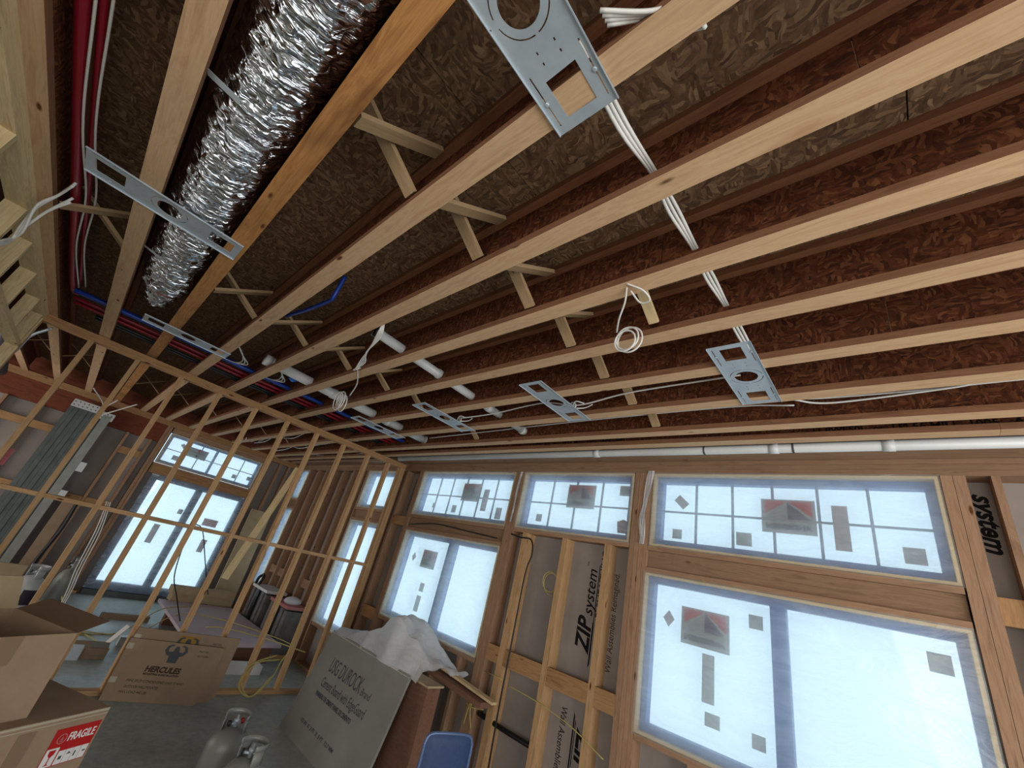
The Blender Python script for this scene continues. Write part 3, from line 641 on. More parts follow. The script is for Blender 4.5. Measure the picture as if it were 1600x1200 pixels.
for x in (-2.1, -.62, .0): v, f = tubegeo([Vector((x-.03, 3.262, H-.004)), Vector((x+.03, 3.262, H-.004))], .038, 20); mesh('coupling', v, f, 'pvc', o, smooth=True)
for x in (-1.1, -.5): v, f = tubegeo([Vector((x-.006, 3.262, H-.004)), Vector((x+.006, 3.262, H-.004))], .0365, 20); mesh('printed_mark', v, f, 'ink_grey', o, smooth=True)
# white cables through the joists
for i, dx in enumerate((-.009, .003, .016)):
    pts = [(-.47+dx, .36, H+.05), (-.475+dx, .62, H+.035+.004*i)]
    for k in range(2, 5):
        ym = ys[k]+FW/2; pts += [(-.48+dx*.6, ym, H+.10), (-.478+dx*1.2, ym+.16, H+.075+.004*i)]
    pts.append((-.47+dx, 2.02, H+.06))
    tag(tube('white_cable', pts, .0065, 'cable', seg=8, n=5), 'white cable of the bundle strung through the joists toward the rightmost plate', 'cable', 'cable bundle through the joists')
tag(tubes('cable_bundle', [[(-.38, .33+.012*i, H+.02), (-.28+.01*i, .40+.015*i, H+.01+.008*i), (-.19, .44+.02*i, H+.01), (-.22, .47+.01*i, H+.03), (-.36, .44+.01*i, H+.05)] for i in range(4)], .006, 'cable'), 'looped white cables beside the nearest light plate', 'cable')
e = empty('hanging_cable', (-.74, 1.24, H), 'white cable loop hanging from a joist at centre right', 'cable')
circ = lambda c, r, z, n=14, tl=.0: [(c[0]+r*math.cos(2*math.pi*i/n)+tl*i*.001, c[1]-r*math.sin(2*math.pi*i/n)*.15, z+r*math.sin(2*math.pi*i/n)) for i in range(n+1)]
tubes('coil', [circ((-.885, 1.50), .06, H-.09), circ((-.875, 1.51), .066, H-.095), circ((-.89, 1.49), .055, H-.11)], .0045, 'cable', e)
tubes('lead', [[(-.76, 1.23, H+.02), (-.80, 1.30, H-.03), (-.87, 1.38, H-.06), (-.93, 1.47, H-.06)], [(-.76, 1.23, H+.0), (-.70, 1.27, H-.03), (-.69, 1.32, H-.05), (-.74, 1.33, H-.04), (-.76, 1.27, H-.01)]], .0045, 'cable', e)
tag(beam('pale_batten', (-.80, 1.33, H+.20), (-.80, 1.60, H+.05), .05, .02, 'pale', None, up=(0, 1, 1)), 'short pale batten angled between two joists behind the cable loop', 'batten')
e = empty('hanging_cable', (-2.6, 1.0, H), 'bundle of white cables dropping from a joist beside the drain pipe', 'cable')
tubes('lead', [[(-2.32, .90, H+.04), (-2.42, .93+.01*i, H-.03), (-2.62-.01*i, 1.00, H-.04-.012*i), (-2.82, 1.05+.012*i, H-.08), (-2.98-.01*i, 1.1, H-.10), (-3.05, 1.13+.01*i, H-.04)] for i in range(4)], .0045, 'cable', e)
e = empty('hanging_cable', (-3.8, 1.4, H), 'round white cable coil hanging near the partition', 'cable')
tubes('coil', [circ((-3.87, 1.42), .085, H-.10), circ((-3.9, 1.41), .09, H-.11), circ((-3.84, 1.44), .08, H-.13), circ((-3.88, 1.43), .075, H-.09)], .0055, 'cable', e)
tubes('lead', [[(-3.05, 1.14, H-.03), (-3.2, 1.2, H-.005), (-3.5, 1.36, H-.01), (-3.78, 1.45, H-.05)]], .0055, 'cable', e)
tag(tubes('wire_tie', [[(-3.81, 1.46, H-.045), (-3.83, 1.455, H-.06)]], .016, 'black'), 'black tie around the round white cable coil', 'tie')
tag(tubes('white_cable', [[(-.40, 2.50, H+.02), (-.37, 2.62, H+.05), (-.2, 2.72, H+.06), (.3, 2.74, H+.10), (.6, 2.72, H+.13), (2.8, 2.7, H+.13)], [(-.42, 2.50, H+.03), (-.3, 2.70, H+.09), (.2, 2.76, H+.11), (.6, 2.76, H+.12), (2.8, 2.74, H+.12)]], .006, 'cable'), 'pair of white cables leaving the rightmost plate along the last bay', 'cable')
tag(tube('white_cable', [(-3.1, 2.3, H+.03), (-2.7, 2.36, H+.07), (-2.1, 2.34, H+.10), (-1.75, 2.36, H+.05), (-1.3, 2.34, H+.09), (-.6, 2.36, H+.12)], .006, 'cable'), 'white cable linking three light plates along one bay', 'cable')
tag(tube('white_cable', [(-4.2, 2.75, H+.06), (-3.2, 2.77, H+.09), (-2, 2.76, H+.11), (-.8, 2.77, H+.12), (-.4, 2.75, H+.08)], .0055, 'cable'), 'white cable along the bay before the white pipe', 'cable')
for (x, y), lb in (((-1.78, 2.33), 'small loop of white cable on the second plate from right'), ((-3.14, 2.32), 'white cable knot above the third plate from right')):
    tag(tubes('cable_loop', [circ((x, y), .03, H+.03), [(x, y, H+.01), (x+.08, y+.05, H+.03), (x+.16, y+.03, H+.04)], [(x, y, H+.02), (x+.06, y-.05, H+.04), (x+.12, y-.02, H+.03)]], .005, 'cable'), lb, 'cable')
for i, (y, lb) in enumerate(((.60, 'white cables looping between joists beyond the duct'), (.98, 'grey cable pair between joists near the water pipes'))):
    tag(tubes('cable_loop', [[(-4.3, y-.1, H+.08), (-4.45, y, H+.05), (-4.7, y+.05+.03*j, H+.06), (-4.9, y+.02, H+.08), (-5.0, y-.1, H+.1)] for j in range(3)], .005, 'cable'), lb, 'cable')
# twisted cable over the left header
e = empty('twisted_cable', (-3.3, -.76, EYE+1.15), 'twisted white cables crossing the left wall plate', 'cable')
for i in range(3):
    tube('strand', [(-2.98, -.66, EYE+1.34-.01*i), (-3.1, -.70, EYE+1.28), (-3.2+.01*i, -.745, EYE+1.20), (-3.32, -.765+.01*i, EYE+1.11-.01*i), (-3.40, -.77, EYE+1.03+.012*i), (-3.3, -.765, EYE+.95+.02*i), (-3.2, -.77, EYE+.86+.02*i)], .0065, 'cable', e, n=6)
for i in range(2): tube('strand', [(-3.35, -.76, EYE+1.10), (-3.25, -.72, EYE+1.22), (-3.15+.02*i, -.66, EYE+1.30+.02*i)], .0065, 'cable', e, n=6)
# things behind the left wall
d = empty('metal_duct_trunk', (-4.0, -1.6, EYE+.5), 'dim grey sheet-metal duct trunk behind the left stud wall', 'duct')
box('casing', (-6.2, -1.6), (-1.95, -1.35), (EYE+.45, EYE+1.12), 'galv_panel', d)
for x in (-5.6, -4.9, -4.2, -3.5, -2.8): box('standing_seam', (x, x+.03), (-1.97, -1.33), (EYE+.44, EYE+1.13), 'galv_panel', d)
for i, x in enumerate((-5.3, -4.55, -3.9)):
    tag(tube('grey_conduit', [(x, -1.25, EYE+.6), (x, -1.2, EYE+.95), (x+.12, -1.2, EYE+1.03), (x+.24, -1.22, EYE+.95), (x+.25, -1.26, EYE+.6)], .02, 'galv_panel'), ('bent grey conduit loop behind the left wall nearest the partition', 'middle bent grey conduit loop behind the left wall', 'bent grey conduit loop behind the left wall nearest the camera')[i], 'conduit')
tag(tube('dark_duct_hose', [(-5.6, -.92, EYE+1.15), (-6.2, -.98, EYE+1.10), (-7.0, -1.05, EYE+1.02), (-8.6, -1.15, EYE+.95)], .06, 'purple', seg=16), 'dark hose sagging below the joists past the left wall', 'hose')
tag(tube('grey_cable', [(-5.92, -.72, EYE+1.18), (-6.3, -.85, EYE+1.10), (-6.9, -.95, EYE+.97), (-7.6, -1.2, EYE+.8)], .014, 'galv'), 'thick pale grey cable sagging beside the dark hose', 'cable')
# ---------------------------------------------------------------- far-room clutter
# steel shear panel
p = empty('steel_shear_panel', (-10.3, -.13, 0), 'tall ribbed grey steel panel with punched top plates against the far wall', 'steel panel')
for i in range(7): box('rib', (-10.40, -10.34+.012*(i % 2)), (-.44+.063*i, -.44+.063*i+.060), (.05, EYE+1.03), 'galv_panel', p)
box('side_channel', (-10.38, -10.32), (.01, .13), (.05, EYE+1.0), 'tank', p)
for y0, y1, z0 in ((-.44, -.08, EYE+.98), (-.03, .16, EYE+.92)):
    lp = [rect(0, 0, y1-y0, .13)]
    for i in range(int((y1-y0)/.06)):
        for k in range(2): cx, cy = .03+.058*i, .035+.055*k+.01*(i % 2); lp.append([(cx+.011*math.cos(t*.785), cy+.011*math.sin(t*.785)) for t in range(8)])
    poly2d('punched_plate', lp, 'tank_white', (-10.325, y0, z0), (0, 1, 0), (0, 0, 1), p, .002)
def cylinder_tank(x, y, z0, r, h, mat, label, collar_ang=0, lab=True, s=1):
    e = empty('gas_cylinder', (x, y, z0), label, 'gas cylinder')
    lathe('body', (x, y, z0), [(r*.8, 0), (r*.82, .02), (r*.97, .04), (r, .07), (r, h*.56), (r*.97, h*.64), (r*.88, h*.72), (r*.72, h*.79), (r*.48, h*.84), (r*.2, h*.87)], mat, e, seg=36)
    if lab:
        v, f = [], []
        for i in range(19):
            q = collar_ang+math.pi*(i/18)*1.1-.6
            for z in (h*.2, h*.56): v.append((x+(r+.0015)*math.cos(q), y+(r+.0015)*math.sin(q), z0+z))
        for i in range(18): f.append((2*i, 2*i+2, 2*i+3, 2*i+1))
        mesh('label', v, f, 'purple', e)
    # collar handle: two posts carrying an open ring
    def arcband(nm, q0, q1, ra, rb, za, zb, n):
        v, f = [], []
        for i in range(n+1):
            q = q0+(q1-q0)*i/n
            for rr_, z in ((ra, za), (ra+.006, za), (rb+.006, zb), (rb, zb)): v.append((x+rr_*math.cos(q), y+rr_*math.sin(q), z0+z))
        for i in range(n):
            for k in range(4): k2 = (k+1) % 4; f.append((4*i+k, 4*i+4+k, 4*i+4+k2, 4*i+k2))
        f.append((0, 1, 2, 3)); f.append((4*n+3, 4*n+2, 4*n+1, 4*n)); mesh(nm, v, f, mat, e, smooth=True)
    for a0 in (0, math.pi): arcband('collar_post', collar_ang+a0-.5, collar_ang+a0+.5, r*.58, r*.58, h*.80, h*1.03, 6)
    arcband('collar_handle', collar_ang-.55, collar_ang+math.pi+.55, r*.58, r*.62, h*1.02, h*1.12, 20)
    lathe('valve', (x, y, z0+h*.88), [(.016, 0), (.016, .03), (.024, .032), (.024, .05), (.01, .052), (.01, .075)], 'galv', e, seg=14)
    for k, cc in ((0, 'labelred'), (1, 'black')):
        q = collar_ang+.9+math.pi*k; dx, dy = math.cos(q), math.sin(q)
        v, f = tubegeo([Vector((x, y, z0+h*.93)), Vector((x+dx*.05, y+dy*.05, z0+h*.95))], .010, 10); mesh('valve_port', v, f, 'galv', e, smooth=True)
        lathe('hand_wheel', (x+dx*.05, y+dy*.05, z0+h*.95), [(.006, 0), (.02, .002), (.02, .012), (.006, .014)], cc, e, seg=12, axis=(dx, dy, .2))
    return e
cylinder_tank(-4.08, 1.79, 0, .145, .385, 'tank', 'grey refrigerant cylinder standing alone on the concrete at bottom', 1.0)
cylinder_tank(-3.58, 1.76, 0, .145, .385, 'tank', 'second grey cylinder cut off by the bottom edge, nearer the camera', .3)
cylinder_tank(-8.9, .42, .0, .17, .50, 'tank_white', 'white cylinder at far left behind the partition', .5, True)
cylinder_tank(-9.15, .76, .0, .12, .62, 'tank', 'slim grey cylinder beside the far patio door', .2, False)
# big cardboard box, rotated, with open box on top
P0 = Vector((-3.364, .773, 0)); U = Vector((.518, -.855, 0)); V = Vector((-.857, -.516, 0)); hb = .72
b = empty('cardboard_box', P0+U*.4+V*.3, 'large taped cardboard box with a red FRAGILE label, below the open box', 'box')
hexa('carton', P0, U*.85, V*.66, Vector((0, 0, hb)), 'card', b)
fn = Vector((.857, .516, 0))  # outward normal of the front face
hexa('clear_tape', P0+Vector((0, 0, hb-.012))+fn*.0015, U*.85, fn*.0006, Vector((0, 0, .009)), 'tape_clear', b)
hexa('clear_tape', P0+Vector((0, 0, hb-.027))+fn*.0015, U*.85, fn*.0006, Vector((0, 0, .004)), 'tape_clear', b)
hexa('brown_tape', P0+U*.32+fn*.0015+Vector((0, 0, hb-.30)), U*.07, fn*.0006, Vector((0, 0, .262)), 'tape', b)
lb = hexa('fragile_label', P0+U*.012+fn*.002+Vector((0, 0, hb-.215)), U*.21, fn*.0006, Vector((0, 0, .16)), 'labelred', b)
R_ = -U; O_ = P0+fn*.0032+Vector((0, 0, hb-.215)); at_ = lambda r, z: O_+U*(.222-r)+Vector((0, 0, z))
text('FRAGILE', .05, at_(.075, .10), R_, (0, 0, 1), 'white', lb, width=.125, bold=.001)
poly2d('ring_mark', [[(.022*math.cos(t*.4), .022*math.sin(t*.4)) for t in range(16)], [(.018*math.cos(t*.4), .018*math.sin(t*.4)) for t in range(16)]], 'pink', at_(.045, .115), R_, (0, 0, 1), lb)
poly2d('ring_mark', [rect(-.006, -.012, .006, -.008), [(-.005, -.006), (.005, -.006), (0, .012)]], 'pink', at_(.045, .115), R_, (0, 0, 1), lb)
pn = poly2d('pictogram_panel', [rect(0, 0, .055, .075)], 'white', at_(.004, .004), R_, (0, 0, 1), lb)
poly2d('wine_glass_mark', [[(.012, .068), (.042, .068), (.04, .05), (.029, .038), (.029, .014), (.038, .008), (.016, .008), (.025, .014), (.025, .038), (.014, .05)]], 'labelred', at_(.004, .004)+fn*.0016, R_, (0, 0, 1), lb)
for i in range(4):
    poly2d('pictogram_panel', [rect(0, 0, .033, .056)], 'white', at_(.066+.0355*i, .004), R_, (0, 0, 1), lb)
    poly2d('pictogram_mark', [[rect(.01, .02, .023, .034), [(.006, .035), (.027, .035), (.0165, .044)], rect(.008, .018, .014, .04), rect(.012, .028, .026, .034)][i]], 'ink_grey', at_(.066+.0355*i, .004)+fn*.0016, R_, (0, 0, 1), lb)
b2 = empty('open_cardboard_box', (-3.5, .2, hb), 'open cardboard box with raised flaps on top of the fragile box', 'box')
Q0 = Vector((-3.245, .44, hb+.001)); U2 = Vector((.50, -.866, 0)); V2 = Vector((-.866, -.50, 0)); h2 = .36; t = .006
hexa('side_panel', Q0, U2*.7, V2*t, Vector((0, 0, h2)), 'card', b2); hexa('side_panel', Q0+V2*.5, U2*.7, V2*t, Vector((0, 0, h2)), 'card', b2)
hexa('side_panel', Q0+V2*t, U2*t, V2*(.5-t), Vector((0, 0, h2)), 'card', b2); hexa('side_panel', Q0+V2*t+U2*.694, U2*t, V2*(.5-t), Vector((0, 0, h2)), 'card', b2)
hexa('base_panel', Q0+V2*t+U2*t, U2*.68, V2*.48, Vector((0, 0, t)), 'card_in', b2)
hexa('flap', Q0+V2*.5+Vector((0, 0, h2)), U2*.7, V2*t, V2*.10+Vector((0, 0, .14)), 'card_light', b2)
hexa('flap', Q0+Vector((0, 0, h2)), V2*.5, -U2*.004, -U2*.13+Vector((0, 0, .05)), 'card_in', b2)
hexa('tape_strip', Q0+U2*.22-V2*.0012+Vector((0, 0, h2-.12)), U2*.09, V2*.0006, Vector((0, 0, .12)), 'tape', b2)
hexa('tape_strip', Q0+U2*.40-V2*.0012+Vector((0, 0, .0)), U2*.10, V2*.0006, Vector((0, 0, .2)), 'tape', b2)
# flattened printed cartons leaning on the partition
def flat_carton(A, B_, up, T, label, front):
    A, B_, up = Vector(A), Vector(B_), Vector(up); r = (B_-A); n_ = r.normalized().cross(up.normalized()); L = r.length; hh = up.length
    e = empty('flattened_carton', A+r*.5, label, 'carton', 'printed cartons leaning on the partition'); rn = r.normalized(); un = up.normalized()
    c = .06
    pts = [(0, 0), (L-c, 0), (L-c*.7, .03), (L, .045), (L, hh), (0, hh)]
    vs = [A+rn*x+un*y for x, y in pts]+[A+rn*x+un*y-n_*T for x, y in pts]; k = len(pts)
    fs = [tuple(range(k)), tuple(reversed(range(k, 2*k)))]+[(i, i+k, (i+1) % k+k, (i+1) % k) for i in range(k)]
    mesh('board', vs, fs, 'card', e)
    q = lambda x, y: A+rn*x+un*y+n_*.0015
    z0 = hh*.74
    arm = [(-.085, .10), (-.10, .06), (-.075, .025), (-.045, .015), (-.04, -.04), (.04, -.04), (.045, .015), (.075, .025), (.10, .06), (.085, .10), (.05, .115), (.03, .105), (.06, .095), (.072, .07), (.06, .05), (.025, .055), (.022, .08), (.012, .10), (-.012, .10), (-.022, .08), (-.025, .055), (-.06, .05), (-.072, .07), (-.06, .095), (-.03, .105), (-.05, .115)]
    gold = [rect(-.09, -.03, .09, .125)]
    poly2d('printed_emblem_ground', gold, 'gold' if not front else 'card', q(L*.5, z0), r, up, e, .0002)
    poly2d('printed_emblem', [[(x*1.0, y*1.0) for x, y in arm]], 'ink_grey', q(L*.5, z0)+n_*.001, r, up, e, .0002)
    text('HERCULES', .065, q(L*.28, z0-.125), r, up, 'ink_brown', e, width=.30, bold=.003, shear=.15)
    text('MOUNTING & INSTALLATION', .022, q(L*.28, z0-.152), r, up, 'ink_brown', e, width=.30, bold=.001)
    text('MINI SPLIT CONDENSING UNIT STAND', .03, q(L*.16, z0-.215), r, up, 'ink_brown', e, width=.47)
    text('OUTDOOR WALL MOUNTED', .03, q(L*.16, z0-.262), r, up, 'ink_brown', e, width=.28)
    text('MAX LOAD 440 LBS', .03, q(L*.14, z0-.305), r, up, 'ink_brown', e, width=.22)
    text('PART NO.', .025, q(L*.74, z0+.07), r, up, 'ink_brown', e, width=.09); text('HCT-21881', .025, q(L*.74, z0+.03), r, up, 'ink_brown', e, width=.10)
    hexa('tape_strip', q(-.002, hh*.28), rn*.055, n_*.0006, un*.045, 'tape_clear', e); hexa('tape_strip', q(-.002, hh*.82), rn*.055, n_*.0006, un*.05, 'tape_clear', e)
    return e
flat_carton((-5.725, 1.195, 0), (-5.52, 2.005, 0), (-.035, 0, .50), .02, 'front flattened carton with a strongman emblem, leaning on the studs', True)
flat_carton((-5.77, 1.21, 0), (-5.585, 2.13, 0), (-.018, .01, .585), .02, 'rear flattened carton peeking above the front one', False)
# cement boards
def cement():
    A = Vector((-4.96, 2.62, .0)); up = Vector((0, .215, .88)); L = 1.54
    n_ = Vector((1, 0, 0)).cross(up.normalized())
    for i, lbl in ((0, 'front grey cement board sheet with black printing, leaning back'), (1, 'cement board sheet directly behind the printed one')):
        o = empty('cement_board', A, lbl, 'board', 'cement boards leaning together'); hexa('sheet', A-n_*.017*i+Vector((0.02*i, 0, 0)), (L-.03*i, 0, 0), up, -n_*.0155, 'cement', o)
        if i == 0:
            un = up.normalized(); q = lambda x, y: A+Vector((x, 0, 0))+un*y+n_*.0012
            text('USG DUROCK', .175, q(.30, .585), (1, 0, 0), up, 'ink_grey', o, width=.66); text('Brand', .08, q(.99, .585), (1, 0, 0), up, 'ink_grey', o, width=.16)
            text('Cement Board with EdgeGuard', .11, q(.30, .455), (1, 0, 0), up, 'ink_grey', o, width=.88)
            text('PANNEAU DE CIMENT PANEL DE CEMENTO', .05, q(.30, .375), (1, 0, 0), up, 'ink_grey', o, width=.74, bold=.002)
            text('1/2 IN  X  3 FT  X  5 FT   12.7 MM', .04, q(.30, .15), (1, 0, 0), up, 'ink_grey', o, width=.70, bold=.001)
            hexa('paper_edge', q(.0, .885), (L, 0, 0), -n_*.017, un*.003, 'white', o)
cement()
cr = empty('plywood_crate', (-3.8, 3.1, 0), 'reddish plywood crate behind the cement boards', 'crate')
box('side', (-4.5, -3.26), (2.93, 3.08), (0, EYE-.98), 'plywood', cr); box('lid', (-4.52, -3.24), (2.91, 3.10), (EYE-.98, EYE-.965), 'card_light', cr)
# crumpled foam wrap
def wrap():
    n, m = 46, 30; vs, fs = [], []; rnd = random.Random(11)
    import mathutils.noise as mn
    for i in range(n+1):
        for k in range(m+1):
            u, v = i/n, k/m; x = -4.88+1.58*u; y = 2.86+.60*v
            hgt = .34*math.exp(-((u-.62)/.27)**2)*math.sin(math.pi*min(1, v*.62+.38))**.7+.05
            p = Vector((x*3, y*3.5, 0)); d = mn.turbulence(p, 3, False)*.10; d2 = mn.noise(p*2.1)*.03
            z = EYE-.955+hgt+d*(.35+u)*.7+d2
            if k == 0: z = EYE-.945-.02*u; y -= .03
            vs.append((x+mn.noise(p+Vector((5, 0, 0)))*.07, y+mn.noise(p+Vector((0, 7, 0)))*.08, z))
    for i in range(n):
        for k in range(m): fs.append((i*(m+1)+k, (i+1)*(m+1)+k, (i+1)*(m+1)+k+1, i*(m+1)+k+1))
    o = mesh('foam_wrap', vs, fs, 'wrap'); tag(o, 'crumpled white foam wrap draped over the cement boards', 'wrap')
wrap()
# planks
tag(beam('window_sill_plank', (-4.2, 3.30, EYE-.93), (-2.95, 3.36, EYE-1.02), .13, .045, 'plywood'), 'brown plank with a splintered end sloping beside the foam wrap', 'plank')
pl = tag(beam('pale_plank', (-3.95, 3.36, EYE-.88), (-2.88, 3.40, EYE-.985), .07, .02, 'pale'), 'pale plank lying on the sloping brown plank', 'plank')
for x0, x1 in ((-3.32, -3.10), (-3.02, -2.62), (-2.53, -2.2)): pass
tag(tube('black_pipe', [(-3.27, 3.66, EYE-1.19), (-2.86, 3.665, EYE-1.205), (-2.545, 3.66, EYE-1.205)], .022, 'black'), 'black pipe stub between studs of the window wall', 'pipe')
tag(tubes('yellow_cable', [[(-3.30, 3.58, EYE-1.05), (-3.33, 3.57, EYE-1.15), (-3.36, 3.58, EYE-1.3)], [(-3.25, 3.58, EYE-1.05), (-3.31, 3.57, EYE-1.15), (-3.26, 3.58, EYE-1.3)], [(-3.15, 3.58, EYE-1.12), (-3.31, 3.565, EYE-1.15), (-3.38, 3.58, EYE-1.14)]], .005, 'yellow'), 'knot of yellow cable hanging behind the chair', 'cable')
tag(tubes('yellow_cable', [[(-2.93, 3.595, EYE-.86), (-2.55, 3.60, EYE-.88), (-2.2, 3.60, EYE-.93), (-1.9, 3.60, EYE-1.02)], [(-2.98, 3.6, EYE-.84), (-3.25, 3.6, EYE-.84)]], .004, 'yellow'), 'yellow cable strung across the studs of the window wall', 'cable')
tag(tubes('yellow_cable', [circ((-2.68, 3.64), .09, EYE+.08), circ((-2.66, 3.65), .10, EYE+.06), [(-2.62, 3.64, EYE+.16), (-2.58, 3.66, EYE+.22)]], .004, 'yellow'), 'yellow cable coil hanging on a stud of the window wall', 'cable')
tag(tube('black_cable', [(-3.29, 3.60, EYE+.47), (-3.15, 3.605, EYE+.45), (-2.99, 3.602, EYE+.44), (-2.94, 3.60, EYE+.30), (-2.98, 3.60, EYE+.1), (-2.985, 3.60, EYE-.5), (-2.985, 3.60, EYE-1.1), (-2.97, 3.60, EYE-1.6)], .008, 'black'), 'black cable running down a stud of the window wall', 'cable')
tag(tube('black_cable', [(-5.3, 3.60, EYE+.40), (-4.7, 3.598, EYE+.455), (-4.1, 3.598, EYE+.43), (-3.5, 3.60, EYE+.40)], .007, 'black'), 'black cable lying along the header between the two left windows', 'cable')
# crumpled film edges at the window posts
def strip(pts, w_, label):
    V, Fc = [], []; P = spline(pts, 10)
    for i, p_ in enumerate(P):
        a = w_*(.8+.2*math.sin(i*.35))
        for k in range(9): V.append(p_+Vector(((k-4)/4*a+.004*math.sin(i*.5+k), -.012-.010*math.sin(k*2.2+i*.18)-.004*math.sin(i*.6), 0)))
    for i in range(len(P)-1):
        for k in range(8): Fc.append((i*9+k, i*9+k+1, i*9+10+k, i*9+9+k))
    tag(mesh('loose_film_edge', V, Fc, 'wrap', smooth=True), label, 'plastic sheet')
strip([(-1.70, YW-.005, EYE+1.22), (-1.72, YW-.005, EYE+1.0), (-1.75, YW-.005, EYE+.8), (-1.74, YW-.005, EYE+.55)], .032, 'bunched loose plastic hanging beside the right transom window')
strip([(-3.34, YW-.005, EYE+1.2), (-3.345, YW-.005, EYE+1.0), (-3.35, YW-.005, EYE+.6)], .012, 'narrow loose plastic hanging beside the middle transom window')
# folding chair
def chair():
    c = Vector((-2.36, 2.42, 0)); e = empty('folding_chair', c, 'blue padded folding chair at the bottom edge by the window wall', 'chair')
    dirx = Vector((.10, .33, 0)).normalized(); dirf = Vector((dirx.y, -dirx.x, 0))*1.0  # back faces the camera side
    hw = .165; top = EYE-.955; L = lambda a, f_, z: c+dirx*a+dirf*f_+Vector((0, 0, z))
    # padded back
    n, m = 16, 14; vs, fs = [], []
    for s in (1, -1):
        for i in range(n+1):
            for k in range(m+1):
                u, v = -1+2*i/n, -1+2*k/m; t = max(0, v)
                a = u*hw*(1-.09*t**5*abs(u)**3); z = top-.128+v*.120-.014*t*abs(u)**6
                th = .014*(1-u**6)*(1-v**6); vs.append(L(a, s*(.004+th)+.012*(1-u*u), z))
    q = (n+1)*(m+1)
    for s in range(2):
        for i in range(n):
            for k in range(m):
                a = s*q+i*(m+1)+k; f4 = (a, a+m+1, a+m+2, a+1); fs.append(f4 if s == 0 else tuple(reversed(f4)))
    mesh('backrest', vs, fs, 'chair', e, smooth=True)
    tube('back_frame', [L(-hw-.008, .05, .0), L(-hw-.008, .0, .42), L(-hw-.006, 0, top-.10), L(-hw-.002, 0, top-.05), L(-hw+.03, 0, top-.012), L(0, .008, top-.003), L(hw-.03, 0, top-.012), L(hw+.002, 0, top-.05), L(hw+.006, 0, top-.10), L(hw+.008, .0, .42), L(hw+.008, .05, 0)], .011, 'chairframe', e, n=6)
    hexa('seat', L(-hw+.01, .03, .43), dirx*(2*hw-.02), dirf*.38, (0, 0, .035), 'seat', e)
    for s in (-1, 1): tube('leg', [L(s*(hw-.012), .0, .44), L(s*(hw-.012), .38, .0)], .010, 'chairframe', e); tube('leg', [L(s*(hw-.03), .38, .44), L(s*(hw-.03), -.02, .0)], .010, 'chairframe', e)
    tube('cross_bar', [L(-hw+.03, .06, .09), L(hw-.03, .06, .09)], .008, 'chairframe', e)
chair()
# far-room stacks
s_ = empty('foam_board', (-8.0, 2.6, .28), 'lilac foam board lying flat on wood blocks beyond the partition', 'board')
vs = [(-9.25, 2.0, .27), (-9.12, 3.12, .27), (-7.9, 3.17, .27), (-6.86, 3.2, .27), (-6.76, 2.5, .27), (-6.9, 1.99, .27)]
mesh('sheet', [Vector(v) for v in vs]+[Vector(v)-Vector((0, 0, .04)) for v in vs], [tuple(range(6)), tuple(reversed(range(6, 12)))]+[(i, i+6, (i+1) % 6+6, (i+1) % 6) for i in range(6)], 'pinkboard', s_)
for i, (x, y0, y1) in enumerate(((-7.05, 2.02, 3.15), (-8.8, 2.1, 3.1))): tag(box('support_timber', (x-.09, x+.05), (y0, y1), (.0, .228), 'plywood'), ('brown timber under the near edge of the lilac board', 'brown timber under the far edge of the lilac board')[i], 'timber')
tag(box('paper_bundle', (-6.7, -6.5), (2.1, 2.9), (0, .10), 'white'), 'white printed bundle on the floor below the lilac board', 'bundle')
tag(hexa('long_carton', (-9.35, 2.12, .272), (.16, .03, 0), (-.08, .98, 0), (0, 0, .11), 'card_light'), 'lower long carton lying on the lilac board', 'carton')
tag(hexa('long_carton', (-9.33, 2.08, .384), (.17, .03, 0), (-.08, 1.0, 0), (0, 0, .11), 'card_light'), 'upper long carton stacked on the lilac board', 'carton')
tag(box('cardboard_sheet', (-9.0, -8.9), (1.35, 1.95), (0, .06), 'card'), 'brown cardboard strip on the floor before the patio door', 'cardboard')
# pale panel leaning at the far right of the far wall
pp = empty('leaning_panel', (-10.1, 3.2, 0), 'tall pale beige panel leaning in the far corner with a yellow sticker', 'panel')
hexa('panel', (-10.12, 3.0, 0), (-.02, .42, 0), (.03, 0, 0), (-.2, 0, 1.95), 'card_light', pp); hexa('yellow_sticker', (-10.24, 3.2, 1.76), (-.002, .06, 0), (.004, 0, 0), (-.007, 0, .07), 'yellow', pp)
tag(beam('diagonal_brace', (XP-.112, 2.04, EYE+.70), (XP-.112, 1.80, EYE-.72), .03, .075, 'pale', None, up=(0, 1, 0)), 'pale diagonal brace board behind the partition studs', 'brace')
# wrapped stacks against the north wall
def stack(x0, x1, y0, y1, h, label, top):
    e = empty('wrapped_stack', ((x0+x1)/2, (y0+y1)/2, 0), label, 'stack'); n = 6
    for i in range(n):
        a = x0+(x1-x0)*i/n; b_ = x0+(x1-x0)*(i+1)/n; box('slab', (a+.004, b_-.004), (y0+.02*(i % 2), y1), (.05, h-.015*(i % 3)), 'tilegrey' if i not in (2, 3) else 'black', e)
    box('skid', (x0, x1), (y0+.03, y1), (0, .05), 'stud', e); box('foam_top', (x0-.02, x1+.02), (y0-.02, y1), (h, h+.04), 'pink' if top else 'white', e)
    return e
stack(-8.95, -8.25, 3.24, 3.58, .70, 'grey and black wrapped stack with a white top, left one by the wall', False)
stack(-7.95, -7.25, 3.24, 3.58, .66, 'grey and black wrapped stack with a pinkish top, right one by the wall', True)
tag(lathe('plastic_bag', (-7.5, 3.39, .702), [(.10, 0), (.14, .03), (.12, .07), (.05, .10)], 'wrap', seg=12), 'small clear plastic bundle on the right wrapped stack', 'bag')
